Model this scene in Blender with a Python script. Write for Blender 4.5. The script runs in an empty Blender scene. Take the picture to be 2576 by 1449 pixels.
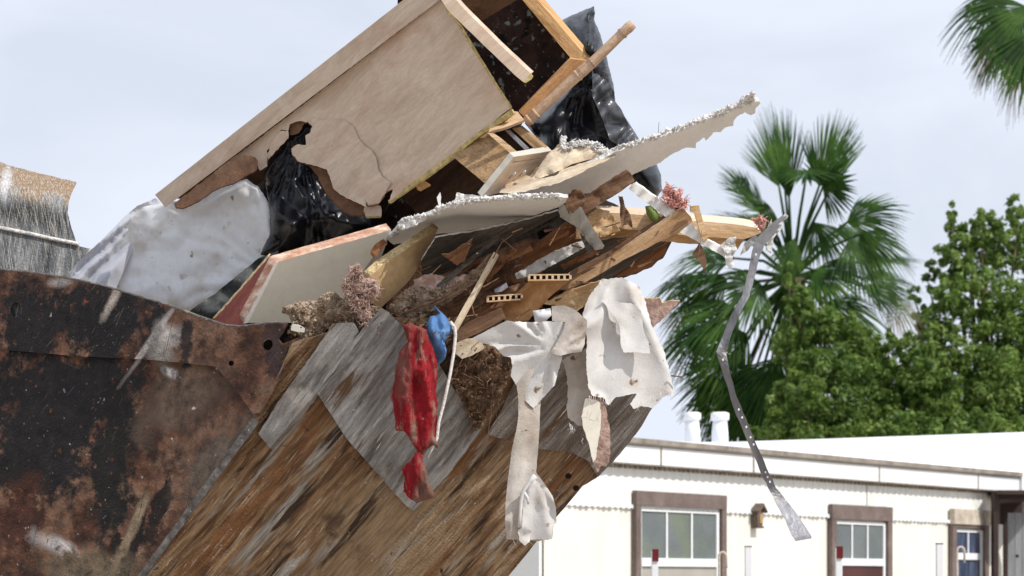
import bpy, bmesh, math, random
import numpy as np
from mathutils import Vector, Matrix, noise
from mathutils.geometry import delaunay_2d_cdt
R = math.radians
random.seed(7)
S = bpy.context.scene
COL = S.collection

# ------------------------------------------------------------------ camera
FL = 100.0; CZ = 2.0; HOR = 1465.0
A = 36.0 / FL / 2576.0                       # metres per photo unit at 1 m
PITCH = math.atan((HOR - 724.5) * A)
cam = bpy.data.objects.new('camera', bpy.data.cameras.new('camera'))
COL.objects.link(cam)
cam.location = (0, 0, CZ)
cam.data.lens = FL
cam.data.sensor_width = 36
cam.data.shift_y = (HOR - 724.5) / 2576.0    # level camera with a rising front
cam.rotation_euler = (R(90), 0, 0)
cam.data.clip_start = 0.1; cam.data.clip_end = 3000
cam.data.dof.use_dof = True
cam.data.dof.focus_distance = 9.9
cam.data.dof.aperture_fstop = 9.0
S.camera = cam
S.view_settings.view_transform = 'Standard'
S.view_settings.look = 'None'
S.view_settings.exposure = 0.0
S.view_settings.gamma = 1.0

# ------------------------------------------------------------------ sun and sky
SUN = Vector((0.60, -0.36, 0.76)).normalized()
w = bpy.data.worlds.new('World'); S.world = w; w.use_nodes = True
nt = w.node_tree; nt.nodes.clear()
N = nt.nodes.new; Lk = nt.links.new
out = N('ShaderNodeOutputWorld'); bg = N('ShaderNodeBackground')
sky = N('ShaderNodeTexSky'); sky.sky_type = 'NISHITA'; sky.sun_disc = False
sky.sun_elevation = math.asin(SUN.z)
sky.sun_rotation = math.atan2(SUN.x, SUN.y)
sky.air_density = 1.0; sky.dust_density = 2.0
tc = N('ShaderNodeTexCoord'); mp = N('ShaderNodeMapping'); mp.inputs['Scale'].default_value = (1, 1, 2.2)
mp.inputs['Location'].default_value = (0.31, 0.4, 0.13)
nz = N('ShaderNodeTexNoise'); nz.inputs['Scale'].default_value = 7.5
nz.inputs['Detail'].default_value = 5; nz.inputs['Roughness'].default_value = 0.5
nz.inputs['Distortion'].default_value = 0.5
rp = N('ShaderNodeValToRGB')
rp.color_ramp.elements[0].position = 0.33; rp.color_ramp.elements[0].color = (0.80, 0.80, 0.80, 1)
rp.color_ramp.elements[1].position = 0.60; rp.color_ramp.elements[1].color = (1, 1, 1, 1)
mx = N('ShaderNodeMix'); mx.data_type = 'RGBA'
mx.inputs['B'].default_value = (8.3, 8.85, 10.1, 1)       # thin bright cloud veil
Lk(tc.outputs['Generated'], mp.inputs[0]); Lk(mp.outputs[0], nz.inputs['Vector'])
Lk(nz.outputs['Fac'], rp.inputs[0]); Lk(rp.outputs[0], mx.inputs['Factor'])
Lk(sky.outputs[0], mx.inputs['A']); Lk(mx.outputs['Result'], bg.inputs[0])
bg.inputs[1].default_value = 0.10
Lk(bg.outputs[0], out.inputs[0])
sl = bpy.data.lights.new('sun', 'SUN'); sl.energy = 3.9; sl.angle = R(0.6); sl.color = (1, 0.955, 0.89)
so = bpy.data.objects.new('sun', sl); COL.objects.link(so)
so.rotation_euler = SUN.to_track_quat('Z', 'Y').to_euler(); so.location = (6, -6, 12)

# ------------------------------------------------------------------ helpers
def P(x, y, Y):
    "photo position (2576 wide) at real distance Y"
    return Vector(((x - 1288) * A * Y, Y, CZ + (HOR - y) * A * Y))

def Zc(x0, y0, s, pts):
    k = 0.670833
    return [((x0 + p[0] / s) * k, (y0 + p[1] / s) * k) + tuple(p[2:]) for p in pts]
def zC(*p): return Zc(1500, 0, 2.415, p)
def zD(*p): return Zc(500, 420, 2.415, p)
def zE(*p): return Zc(1400, 500, 3.45, p)
def zF(*p): return Zc(1900, 300, 2.1955, p)
def zA(*p): return Zc(0, 500, 2.415, p)
def zG(*p): return Zc(0, 1050, 2.415, p)
def zI(*p): return Zc(900, 1050, 2.415, p)
def zJ(*p): return Zc(900, 1560, 2.415, p)
def zK(*p): return Zc(1700, 1000, 2.415, p)
def zL(*p): return Zc(1700, 1560, 2.415, p)

def col4(c): return (c[0], c[1], c[2], 1)

def mat(name, cols, scale=6, stretch=(1, 1, 1), rot=0, rough=0.8, bump=0.3, big=None, specks=None,
        spots=(), metal=0, detail=8, fine=60, spec=0.2, transl=0, distort=0, rot2=None, scratch=None, grain=.22, gscale=42, sscale=1.0):
    """cols: list of (position, rgb) for the main noise.
    big: (rgb, scale, low, high) large patches of another colour. specks: list of (rgb, scale, threshold)
    spots: (centre vector in object space, rx, rz, angle, rgb, soft) marks that sit at one place
    scratch: (rgb, angle, threshold) long thin scratches"""
    m = bpy.data.materials.new(name); m.use_nodes = True
    t = m.node_tree; t.nodes.clear(); n = t.nodes.new; l = t.links.new
    o = n('ShaderNodeOutputMaterial'); b = n('ShaderNodeBsdfPrincipled')
    b.inputs['Roughness'].default_value = rough; b.inputs['Metallic'].default_value = metal
    b.inputs['Specular IOR Level'].default_value = spec
    c = n('ShaderNodeTexCoord')
    r = n('ShaderNodeVectorRotate'); r.rotation_type = 'Y_AXIS'; r.inputs['Angle'].default_value = R(-rot) if rot < 0 else R(-rot)
    mpn = n('ShaderNodeMapping'); mpn.inputs['Scale'].default_value = stretch
    l(c.outputs['Object'], r.inputs['Vector']); l(r.outputs[0], mpn.inputs[0])
    n1 = n('ShaderNodeTexNoise'); n1.inputs['Scale'].default_value = scale
    n1.inputs['Detail'].default_value = detail; n1.inputs['Roughness'].default_value = 0.62
    n1.inputs['Distortion'].default_value = distort
    l(mpn.outputs[0], n1.inputs['Vector'])
    cr = n('ShaderNodeValToRGB'); el = cr.color_ramp.elements
    while len(el) < len(cols): el.new(0.5)
    for e, (p, cc) in zip(el, cols): e.position = p; e.color = col4(cc)
    l(n1.outputs['Fac'], cr.inputs[0])
    cur = cr.outputs[0]
    def mixin(fac, rgb, cur):
        k = n('ShaderNodeMix'); k.data_type = 'RGBA'; k.inputs['B'].default_value = col4(rgb)
        l(fac, k.inputs['Factor']); l(cur, k.inputs['A']); return k.outputs['Result']
    def thr(val, lo, hi):
        k = n('ShaderNodeMapRange'); k.inputs['From Min'].default_value = lo; k.inputs['From Max'].default_value = hi
        l(val, k.inputs['Value']); return k.outputs[0]
    bigs = [] if big is None else (big if isinstance(big, list) else [big])
    for i, (rgb, sc, lo, hi) in enumerate(bigs):
        k = n('ShaderNodeTexNoise'); k.inputs['Scale'].default_value = sc; k.inputs['Detail'].default_value = 6
        k.inputs['Roughness'].default_value = 0.6
        off = n('ShaderNodeVectorMath'); off.operation = 'ADD'; off.inputs[1].default_value = (3.1 + i * 7, 1.7, i * 3.3)
        src = mpn.outputs[0] if (rot2 and i in rot2) else c.outputs['Object']
        l(src, off.inputs[0]); l(off.outputs[0], k.inputs['Vector'])
        cur = mixin(thr(k.outputs['Fac'], lo, hi), rgb, cur)
    if spots:
        dn = n('ShaderNodeTexNoise'); dn.inputs['Scale'].default_value = 11; dn.inputs['Detail'].default_value = 9; dn.inputs['Roughness'].default_value = .68
        l(c.outputs['Object'], dn.inputs['Vector'])
    for (cv, rx, rz, ang, rgb, soft) in spots:
        a1 = n('ShaderNodeVectorMath'); a1.operation = 'SUBTRACT'; a1.inputs[1].default_value = cv
        l(c.outputs['Object'], a1.inputs[0])
        a2 = n('ShaderNodeVectorRotate'); a2.rotation_type = 'Y_AXIS'; a2.inputs['Angle'].default_value = R(ang)
        l(a1.outputs[0], a2.inputs['Vector'])
        a3 = n('ShaderNodeVectorMath'); a3.operation = 'MULTIPLY'; a3.inputs[1].default_value = (1 / rx, 0, 1 / rz)
        l(a2.outputs[0], a3.inputs[0])
        a4 = n('ShaderNodeVectorMath'); a4.operation = 'LENGTH'; l(a3.outputs[0], a4.inputs[0])
        a5 = n('ShaderNodeMath'); a5.operation = 'MULTIPLY_ADD'; a5.inputs[1].default_value = 3.2 * 1.0
        l(dn.outputs['Fac'], a5.inputs[0]); a5.inputs[2].default_value = -1.6
        a6 = n('ShaderNodeMath'); a6.operation = 'ADD'; l(a4.outputs['Value'], a6.inputs[0]); l(a5.outputs[0], a6.inputs[1])
        cur = mixin(thr(a6.outputs[0], 1.0 + soft * 0.3, 1.0 - soft), rgb, cur)
    if scratch:
        for si, (rgb, ang, lo) in enumerate(scratch if isinstance(scratch, list) else [scratch]):
            sr = n('ShaderNodeVectorRotate'); sr.rotation_type = 'Y_AXIS'; sr.inputs['Angle'].default_value = R(-ang)
            sm = n('ShaderNodeMapping'); sm.inputs['Scale'].default_value = (.9 * sscale, 14 * sscale, 80 * sscale); sm.inputs['Location'].default_value = (si * 3.3, 0, si)
            sn = n('ShaderNodeTexNoise'); sn.inputs['Scale'].default_value = 2.2; sn.inputs['Detail'].default_value = 3
            l(c.outputs['Object'], sr.inputs['Vector']); l(sr.outputs[0], sm.inputs[0]); l(sm.outputs[0], sn.inputs['Vector'])
            cur = mixin(thr(sn.outputs['Fac'], lo, lo + 0.1), rgb, cur)
    for i, (rgb, sc, lo) in enumerate(specks or []):
        k = n('ShaderNodeTexNoise'); k.inputs['Scale'].default_value = sc; k.inputs['Detail'].default_value = 3
        off = n('ShaderNodeVectorMath'); off.operation = 'ADD'; off.inputs[1].default_value = (i * 5.1, i * 2.7, 1.3)
        l(c.outputs['Object'], off.inputs[0]); l(off.outputs[0], k.inputs['Vector'])
        cur = mixin(thr(k.outputs['Fac'], lo, lo + 0.06), rgb, cur)
    if grain:
        gn = n('ShaderNodeTexNoise'); gn.inputs['Scale'].default_value = gscale; gn.inputs['Detail'].default_value = 7; gn.inputs['Roughness'].default_value = .7
        l(mpn.outputs[0] if max(stretch) > 3 else c.outputs['Object'], gn.inputs['Vector'])
        gr = n('ShaderNodeMapRange'); gr.inputs['From Min'].default_value = .33; gr.inputs['From Max'].default_value = .67
        gr.inputs['To Min'].default_value = 1 - grain; gr.inputs['To Max'].default_value = 1 + grain; l(gn.outputs['Fac'], gr.inputs['Value'])
        gv = n('ShaderNodeVectorMath'); gv.operation = 'SCALE'; l(cur, gv.inputs[0]); l(gr.outputs[0], gv.inputs['Scale']); cur = gv.outputs[0]
    l(cur, b.inputs['Base Color'])
    fn = n('ShaderNodeTexNoise'); fn.inputs['Scale'].default_value = fine; fn.inputs['Detail'].default_value = 4
    l(c.outputs['Object'], fn.inputs['Vector'])
    ad = n('ShaderNodeMath'); ad.operation = 'MULTIPLY_ADD'; ad.inputs[1].default_value = 0.5
    l(fn.outputs['Fac'], ad.inputs[0]); l(n1.outputs['Fac'], ad.inputs[2])
    bp = n('ShaderNodeBump'); bp.inputs['Strength'].default_value = min(1, bump); bp.inputs['Distance'].default_value = 0.012
    l(ad.outputs[0], bp.inputs['Height']); l(bp.outputs[0], b.inputs['Normal'])
    rr = n('ShaderNodeMapRange'); rr.inputs['To Min'].default_value = max(0.05, rough - 0.12); rr.inputs['To Max'].default_value = min(1, rough + 0.12)
    l(fn.outputs['Fac'], rr.inputs['Value']); l(rr.outputs[0], b.inputs['Roughness'])
    if transl:
        tr = n('ShaderNodeBsdfTranslucent'); l(cur, tr.inputs[0])
        ms = n('ShaderNodeMixShader'); ms.inputs[0].default_value = transl
        l(b.outputs[0], ms.inputs[1]); l(tr.outputs[0], ms.inputs[2]); l(ms.outputs[0], o.inputs[0])
    else:
        l(b.outputs[0], o.inputs[0])
    return m

ORG = {}
def tag(o, label=None, cat=None, group=None, kind=None):
    if label: o['label'] = label
    if cat: o['category'] = cat
    if group: o['group'] = group
    if kind: o['kind'] = kind
    return o
def thing(name, label, cat, at, group=None):
    o = bpy.data.objects.new(name, None); o.empty_display_size = 0.1; COL.objects.link(o)
    o.location = at; ORG[o.name] = Vector(at)
    return tag(o, label, cat, group)

def link(name, verts, faces, m, parent=None, smooth=False, sharp=None, mats=None, fmat=None):
    verts = [Vector(v) for v in verts]
    if parent is not None:
        og = ORG[parent.name]
    else:
        og = sum(verts, Vector()) / max(1, len(verts))
    me = bpy.data.meshes.new(name)
    me.from_pydata([tuple(v - og) for v in verts], [], faces)
    for mm in (mats or [m]): me.materials.append(mm)
    me.polygons.foreach_set('use_smooth', [smooth] * len(me.polygons))
    if fmat: me.polygons.foreach_set('material_index', fmat)
    if sharp:
        sh = set(sharp)
        for e in me.edges:
            if (min(e.vertices), max(e.vertices)) in sh: e.use_edge_sharp = True
    me.update()
    o = bpy.data.objects.new(name, me); COL.objects.link(o)
    if parent is not None:
        o.parent = parent
    else:
        o.location = og
    ORG[o.name] = og
    return o

def pip(x, y, poly):
    c = False; j = len(poly) - 1
    for i in range(len(poly)):
        xi, yi = poly[i]; xj, yj = poly[j]
        if (yi > y) != (yj > y) and x < (xj - xi) * (y - yi) / (yj - yi) + xi: c = not c
        j = i
    return c
def dseg(x, y, poly):
    best = 1e9
    for i in range(len(poly)):
        x0, y0 = poly[i]; x1, y1 = poly[(i + 1) % len(poly)]
        dx, dy = x1 - x0, y1 - y0; L2 = dx * dx + dy * dy
        t = 0 if L2 == 0 else max(0, min(1, ((x - x0) * dx + (y - y0) * dy) / L2))
        best = min(best, (x - x0 - t * dx) ** 2 + (y - y0 - t * dy) ** 2)
    return math.sqrt(best)
def refine(poly, step, jag, seed=0.0):
    res = []
    for i in range(len(poly)):
        x0, y0 = poly[i][:2]; x1, y1 = poly[(i + 1) % len(poly)][:2]
        L = math.hypot(x1 - x0, y1 - y0)
        if L < 1e-6: continue
        k = max(1, int(round(L / step)))
        nx, ny = -(y1 - y0) / L, (x1 - x0) / L
        for j in range(k):
            t = j / k
            x, y = x0 + (x1 - x0) * t, y0 + (y1 - y0) * t
            q = 0
            if jag and j > 0:
                q = jag * (noise.noise((x * 0.09 + seed, y * 0.09, seed)) * 1.1 + noise.noise((x * 0.4, y * 0.4, seed + 9)) * 0.9)
            elif jag:
                q = jag * 0.4 * noise.noise((x, y, seed))
            res.append((x + nx * q, y + ny * q))
    return res
def planefit(an):
    M = np.array([[1, a[0], a[1]] for a in an], float); b = np.array([a[2] for a in an], float)
    k = np.linalg.lstsq(M, b, rcond=None)[0]
    return lambda x, y: float(k[0] + k[1] * x + k[2] * y)

def crumple(sc, amp, seed=0.0):
    rnd = random.Random(int(seed * 31) + 5)
    ws = [(rnd.uniform(0, math.pi), rnd.uniform(.8, 1.9), rnd.uniform(0, 9)) for _ in range(4)]
    def f(x, y):
        wx = sc * 1.1 * noise.noise((x / sc * .45, y / sc * .45, seed)); wy = sc * 1.1 * noise.noise((x / sc * .45 + 9, y / sc * .45, seed + 5))
        h = 0
        for (a, k, ph) in ws:
            t = ((x + wx) * math.cos(a) + (y + wy) * math.sin(a)) / (sc * k * 1.6) + ph
            t = t - math.floor(t)
            h += (abs(t - .5) * 2 - .5) * k
        return amp * h * .42 * (.6 + .8 * abs(noise.noise((x / sc * .3, y / sc * .3, seed + 2))))
    return f
def folds(wl, amp, ang=0, warp=1.0, seed=0.0):
    ca, sa = math.cos(R(ang)), math.sin(R(ang))
    def f(x, y):
        u = x * ca + y * sa; v = -x * sa + y * ca
        q = noise.noise((u / wl * 0.35, v / wl * 0.12, seed)) * 2.2 * warp
        s = math.sin(u / wl * 2 * math.pi + q * 3)
        return amp * (abs(s) ** 0.7 * (1 if s > 0 else -1)) * (0.5 + 0.7 * noise.noise((u / wl * 0.3, v / wl * 0.2, seed + 4)) + .3)
    return f
def fans(cx, cy, n, amp, seed=0.0, r0=50, sharp=1.0):
    "pleats that run out of one gathered point"
    def f(x, y):
        r = math.hypot(x - cx, y - cy); a = math.atan2(y - cy, x - cx)
        t = a * n / 6.283 + .35 * noise.noise((x * .012, y * .012, seed)) + seed
        t = t + .25 * math.sin(t * 2.3 + seed); t -= math.floor(t)
        return amp * (abs(t - .5) * 2 - .5) * min(1.0, r / r0) * (.5 + .9 * abs(noise.noise((math.cos(a) * 2, math.sin(a) * 2, seed + 3))))
    return f
def aniso(f, kx, ky, ang=0):
    ca, sa = math.cos(R(ang)), math.sin(R(ang))
    return lambda x, y: f((x * ca + y * sa) * kx, (-x * sa + y * ca) * ky)
def rough_n(sc, amp, seed=0.0):
    return lambda x, y: amp * (noise.fractal((x / sc, y / sc, seed), 0.7, 2.1, 4) if True else 0)
def add(*fs): return lambda x, y: sum(f(x, y) for f in fs)

def patch(name, outline, depth, m, parent=None, thick=(0, 0, 0.012), step=14, jag=0, holes=(), relief=None,
          dome=None, smooth=True, seed=1.0, edge_m=None, estep=None):
    if isinstance(depth, (list, tuple)): depth = planefit(depth)
    elif not callable(depth): dv = depth; depth = lambda x, y: dv
    es = estep or step * 0.7
    poly = refine(outline, es, jag, seed)
    hp = [refine(h, es, jag, seed + 3) for h in holes]
    xs = [p[0] for p in poly]; ys = [p[1] for p in poly]
    pts = list(poly); edges = [(i, (i + 1) % len(poly)) for i in range(len(poly))]
    for h in hp:
        b0 = len(pts); pts += h; edges += [(b0 + i, b0 + (i + 1) % len(h)) for i in range(len(h))]
    rnd = random.Random(int(seed * 100) + len(name))
    y = min(ys) + step / 2; row = 0
    while y < max(ys):
        x = min(xs) + (step / 2 if row % 2 else 0)
        while x < max(xs):
            qx, qy = x + rnd.uniform(-.18, .18) * step, y + rnd.uniform(-.18, .18) * step
            if pip(qx, qy, poly) and dseg(qx, qy, poly) > es * 0.5 and not any(pip(qx, qy, h) or dseg(qx, qy, h) < es * .5 for h in hp):
                pts.append((qx, qy))
            x += step
        y += step * 0.87; row += 1
    vs, es2, fs, _, _, _ = delaunay_2d_cdt([Vector(p) for p in pts], edges, [], 0, 1e-4)
    tris = []
    for f in fs:
        cx = sum(vs[i][0] for i in f) / 3; cy = sum(vs[i][1] for i in f) / 3
        if pip(cx, cy, poly) and not any(pip(cx, cy, h) for h in hp):
            a, b, c = [vs[i] for i in f]
            if (b[0] - a[0]) * (c[1] - a[1]) - (b[1] - a[1]) * (c[0] - a[0]) < 0: f = (f[0], f[2], f[1])
            tris.append(tuple(f))
    used = sorted({i for f in tris for i in f}); mp_ = {o: k for k, o in enumerate(used)}
    tris = [tuple(mp_[i] for i in f) for f in tris]
    fr, bk = [], []
    for i in used:
        x, y = vs[i]
        Y = depth(x, y)
        if relief: Y += relief(x, y)
        tk = thick
        if dome:
            d = min(1.0, dseg(x, y, poly) / dome[1])
            h = math.sqrt(max(0, 1 - (1 - d) ** 2))
            Y -= dome[0] * h
            tk = (0, 0, 0.01 + dome[0] * h * 1.6)
        fr.append(P(x, y, Y)); bk.append(P(x + tk[0], y + tk[1], Y + tk[2]))
    n = len(fr)
    faces = [f for f in tris] + [tuple(reversed([i + n for i in f])) for f in tris]
    cnt = {}
    for f in tris:
        for k in range(3):
            a, b = f[k], f[(k + 1) % 3]; cnt[(a, b)] = 1
    sharp = []; side = 0
    for (a, b) in list(cnt):
        if (b, a) not in cnt:
            faces.append((b, a, a + n, b + n)); side += 1
            sharp += [(min(a, b), max(a, b)), (min(a, b) + n, max(a, b) + n)]
    mats = [m, edge_m] if edge_m else None
    fm = None
    if edge_m: fm = [0] * (2 * len(tris)) + [1] * side
    return link(name, fr + bk, faces, m, parent, smooth, sharp, mats, fm)

def tube_geo(pts, rad, k=10, caps=True):
    pts = [Vector(p) for p in pts]; V = []; F = []
    if not isinstance(rad, (list, tuple)): rad = [rad] * len(pts)
    up = Vector((0.123, -1, 0.21)).normalized()
    for i, p in enumerate(pts):
        d = (pts[min(i + 1, len(pts) - 1)] - pts[max(i - 1, 0)]).normalized()
        s = d.cross(up)
        if s.length < 1e-3: s = d.cross(Vector((1, 0, 0)))
        s.normalize(); u = s.cross(d)
        for j in range(k):
            a = 2 * math.pi * j / k
            V.append(p + (s * math.cos(a) + u * math.sin(a)) * rad[i])
    for i in range(len(pts) - 1):
        for j in range(k):
            a = i * k + j; b = i * k + (j + 1) % k
            F.append((a, b, b + k, a + k))
    if caps:
        F.append(tuple(reversed(range(k)))); F.append(tuple(range(len(V) - k, len(V))))
    return V, F
def tube(name, pts, rad, m, parent=None, k=10, smooth=True):
    V, F = tube_geo(pts, rad, k); return link(name, V, F, m, parent, smooth)
def ptube(name, pts, rad, m, parent=None, k=10): return tube(name, [P(*p) for p in pts], rad, m, parent, k)
def merge(gs):
    V = []; F = []
    for v, f in gs:
        n = len(V); V += list(v); F += [tuple(i + n for i in q) for q in f]
    return V, F
def box_geo(o, ax, ay, az):
    o = Vector(o); c = [o, o + ax, o + ax + ay, o + ay]; c += [p + az for p in c]
    return c, [(0, 3, 2, 1), (4, 5, 6, 7), (0, 1, 5, 4), (1, 2, 6, 5), (2, 3, 7, 6), (3, 0, 4, 7)]
def beam(name, p0, p1, w_, d_, roll, m, parent=None, bev=0.002, segs=8, wob=0.0015, seed=0):
    "sawn timber between two photo positions: w across, d deep, with slight wobble"
    a, b = P(*p0), P(*p1); d = (b - a).normalized()
    s = d.cross(Vector((0, 1, 0))).normalized(); u = d.cross(s).normalized()
    rt = Matrix.Rotation(R(roll), 3, d); s = rt @ s; u = rt @ u
    V = []; F = []
    prof = [(-1, -1), (1, -1), (1, 1), (-1, 1)]
    rnd = random.Random(seed)
    for i in range(segs + 1):
        p = a.lerp(b, i / segs)
        for (q, r_) in prof:
            j = Vector((rnd.uniform(-1, 1), rnd.uniform(-1, 1), rnd.uniform(-1, 1))) * wob
            if i in (0, segs): j += d * rnd.uniform(-1, 1) * 0.006
            V.append(p + s * q * w_ / 2 + u * r_ * d_ / 2 + j)
    for i in range(segs):
        for j in range(4):
            x = i * 4 + j; y = i * 4 + (j + 1) % 4
            F.append((x, x + 4, y + 4, y))
    F.append((0, 1, 2, 3)); F.append(tuple(reversed(range(len(V) - 4, len(V)))))
    return link(name, V, F, m, parent)
def ribbon(name, rows, m, parent=None, th=0.002, sub=4, smooth=True, wav=0):
    "rows of (x, y, Y, width, depth difference of its two edges, image angle of the cross line)"
    pts = []
    for i in range(len(rows) - 1):
        for j in range(sub):
            t = j / sub; a = rows[i]; b = rows[i + 1]
            pts.append([a[k] + (b[k] - a[k]) * t for k in range(6)])
    pts.append(list(rows[-1]))
    V = []; F = []; nx = 3
    for i, (x, y, Y, wd, dd, an) in enumerate(pts):
        ca, sa = math.cos(R(an)), math.sin(R(an))
        q = wav * noise.noise((i * .9, 1.3, 5)) if wav else 0
        for side in (0, 1):
            for k in range(nx):
                t = k / (nx - 1) - 0.5
                V.append(P(x + ca * wd * t + q, y + sa * wd * t, Y + dd * t + side * th))
    st = nx * 2
    for i in range(len(pts) - 1):
        b0 = i * st
        for k in range(nx - 1):
            F.append((b0 + k, b0 + k + st, b0 + k + 1 + st, b0 + k + 1))
            F.append((b0 + nx + k, b0 + nx + k + 1, b0 + nx + k + 1 + st, b0 + nx + k + st))
        F.append((b0, b0 + nx, b0 + nx + st, b0 + st))
        F.append((b0 + nx - 1, b0 + nx - 1 + st, b0 + st + st - 1, b0 + st - 1))
    return link(name, V, F, m, parent, smooth)
def crumbs_geo(outline, depth, n, rmin, rmax, seed=0, up=0):
    rnd = random.Random(seed); xs = [p[0] for p in outline]; ys = [p[1] for p in outline]
    if isinstance(depth, (list, tuple)): depth = planefit(depth)
    elif not callable(depth): dv = depth; depth = lambda x, y: dv
    G = []; c = 0
    while c < n:
        x, y = rnd.uniform(min(xs), max(xs)), rnd.uniform(min(ys), max(ys))
        if not pip(x, y, outline): continue
        c += 1
        r = rnd.uniform(rmin, rmax) * rnd.uniform(.5, 1)
        p = P(x, y, depth(x, y) - rnd.uniform(0, up))
        V = []
        for s in [(1,0,0),(-1,0,0),(0,1,0),(0,-1,0),(0,0,1),(0,0,-1)]:
            V.append(p + Vector(s) * r * rnd.uniform(.6, 1.3) + Vector((rnd.uniform(-1,1), rnd.uniform(-1,1), rnd.uniform(-1,1))) * r * .3)
        G.append((V, [(0,2,4),(2,1,4),(1,3,4),(3,0,4),(2,0,5),(1,2,5),(3,1,5),(0,3,5)]))
    return merge(G)

# ------------------------------------------------------------------ materials
m_sideplate_spots = []
BK = P(500, 1100, 9.9)     # bucket origin
def sp(x, y, rx, rz, ang, rgb, soft=0.5):
    v = P(x, y, 9.9) - BK
    return (tuple(v), rx, rz, ang, rgb, soft)
rust_spots = [
    sp(230, 780, .24, .15, 0, (.015, .012, .012), .3), sp(250, 900, .09, .26, 5, (.010, .009, .009), .3),
    sp(110, 1000, .34, .22, 10, (.015, .012, .012), .3), sp(50, 790, .16, .16, 0, (.015, .012, .012), .3),
    sp(285, 1080, .10, .26, -8, (.012, .010, .009), .35), sp(250, 1230, .08, .28, 4, (.014, .012, .010), .3),
    sp(60, 1150, .26, .14, 0, (.015, .012, .012), .3), sp(395, 1290, .04, .16, -15, (.02, .012, .009), .3),
    sp(355, 1060, .018, .14, -32, (.010, .008, .008), .2), sp(330, 1350, .03, .16, -18, (.016, .010, .008), .2), sp(290, 1400, .04, .12, 12, (.02, .013, .01), .2),
    sp(20, 1290, .09, .13, 0, (.065, .024, .014), .2), sp(115, 1370, .12, .035, -20, (.42, .38, .36), .5),
    sp(430, 938, .045, .018, -30, (.46, .44, .44), .4), sp(375, 850, .012, .19, -38, (.36, .32, .30), .5),
    sp(405, 885, .05, .045, 0, (.30, .27, .24), .7), sp(268, 740, .018, .08, -30, (.40, .34, .29), .5), sp(420, 840, .05, .05, 0, (.38, .35, .32), .6),
    sp(120, 690, .06, .02, 0, (.3, .28, .27), .6), sp(200, 1430, .2, .08, 0, (.15, .11, .07), .4), sp(440, 1010, .2, .10, 30, (.13, .085, .058), .5),
    sp(325, 1330, .02, .16, -26, (.26, .19, .12), .4), sp(472, 860, .025, .09, -5, (.03, .02, .018), .3),
    sp(700, 900, .04, .10, 10, (.05, .03, .028), .4), sp(560, 1150, .22, .08, 40, (.14, .10, .075), .5),
]
m_rust = mat('rusted_side_plate', [(.3, (.018, .008, .005)), (.45, (.075, .032, .018)), (.55, (.14, .066, .037)), (.66, (.20, .125, .082)), (.8, (.30, .24, .19))],
             scale=7, stretch=(1, 1, 1.3), rough=.46, bump=.8, spots=rust_spots,
             big=[((.17, .095, .06), 3.0, .5, .66), ((.04, .018, .012), 5, .54, .64)],
             specks=[((.5, .48, .45), 26, .735), ((.38, .34, .3), 75, .70), ((.16, .06, .025), 45, .66)], grain=.6, gscale=22, sscale=1.5, scratch=[((.26, .22, .18), -50, .70), ((.012, .008, .007), -78, .64), ((.30, .27, .24), -66, .72)], fine=120)
m_shell = mat('worn_shell_plate', [(.28, (.04, .022, .012)), (.40, (.125, .064, .032)), (.50, (.225, .135, .072)), (.60, (.32, .215, .13)), (.74, (.42, .37, .31))],
              scale=3.2, stretch=(.32, 6, 13), rot=-49, rough=.6, bump=.8,
              grain=.42, gscale=7, big=[((.27, .185, .11), 1.3, .50, .64), ((.30, .275, .245), 1.1, .575, .63), ((.045, .026, .016), 1.5, .58, .64), ((.17, .08, .034), .8, .54, .60), ((.10, .06, .035), 4, .60, .68)], rot2=(1, 2, 3),
              specks=[((.5, .46, .4), 60, .71), ((.03, .02, .015), 24, .70)],
              scratch=[((.50, .45, .38), -50, .645), ((.06, .028, .013), -47, .62), ((.52, .48, .43), -58, .68)], fine=110, distort=.5)
m_wear = mat('polished_steel_plate', [(.3, (.08, .07, .065)), (.43, (.19, .18, .18)), (.55, (.31, .31, .315)), (.7, (.50, .51, .52))],
             scale=3, stretch=(.4, 5, 11), rot=-54, rough=.42, bump=.45, metal=.35,
             big=[((.12, .07, .04), 2.1, .575, .64), ((.40, .385, .37), 5, .56, .68)], rot2=(0,),
             specks=[((.62, .6, .56), 70, .70)], scratch=[((.60, .60, .60), -55, .645), ((.06, .045, .04), -50, .66)], fine=140)
m_edge = mat('bare_steel_edge', [(.3, (.05, .042, .036)), (.55, (.15, .135, .12)), (.8, (.32, .30, .28))], scale=26, rough=.65, bump=.7, specks=[((.4, .38, .35), 70, .66)])
m_guard = mat('scratched_guard', [(.3, (.045, .05, .055)), (.5, (.13, .14, .15)), (.65, (.26, .27, .27)), (.8, (.45, .43, .40))],
              scale=5, stretch=(5, 3, .6), rot=6, rough=.5, bump=.55, metal=.1, sscale=2.4, grain=.4,
              big=[((.20, .12, .07), 3, .58, .7)], scratch=[((.36, .35, .33), 82, .54), ((.45, .38, .3), 72, .60), ((.5, .47, .42), 100, .60), ((.5, .47, .42), 40, .66)],
              spots=[(tuple(P(60, 440, 10.95) - BK), .75, .075, -13, (.25, .16, .09), .5), (tuple(P(10, 470, 10.95) - BK), .025, .11, 0, (.5, .5, .52), .5),
                     (tuple(P(80, 540, 10.95) - BK), .55, .05, -10, (.035, .035, .037), .8)], fine=120)
m_cab = mat('cabinet_laminate', [(.3, (.47, .36, .27)), (.5, (.57, .45, .345)), (.68, (.64, .525, .415))], scale=3.6, stretch=(.6, 2, 5), rot=-38, rough=.55, bump=.15, grain=.10, gscale=30,
            big=[((.50, .34, .25), 5, .54, .76), ((.66, .56, .44), 7, .58, .76)], specks=[((.12, .07, .05), 34, .765)], distort=1.2)
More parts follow.
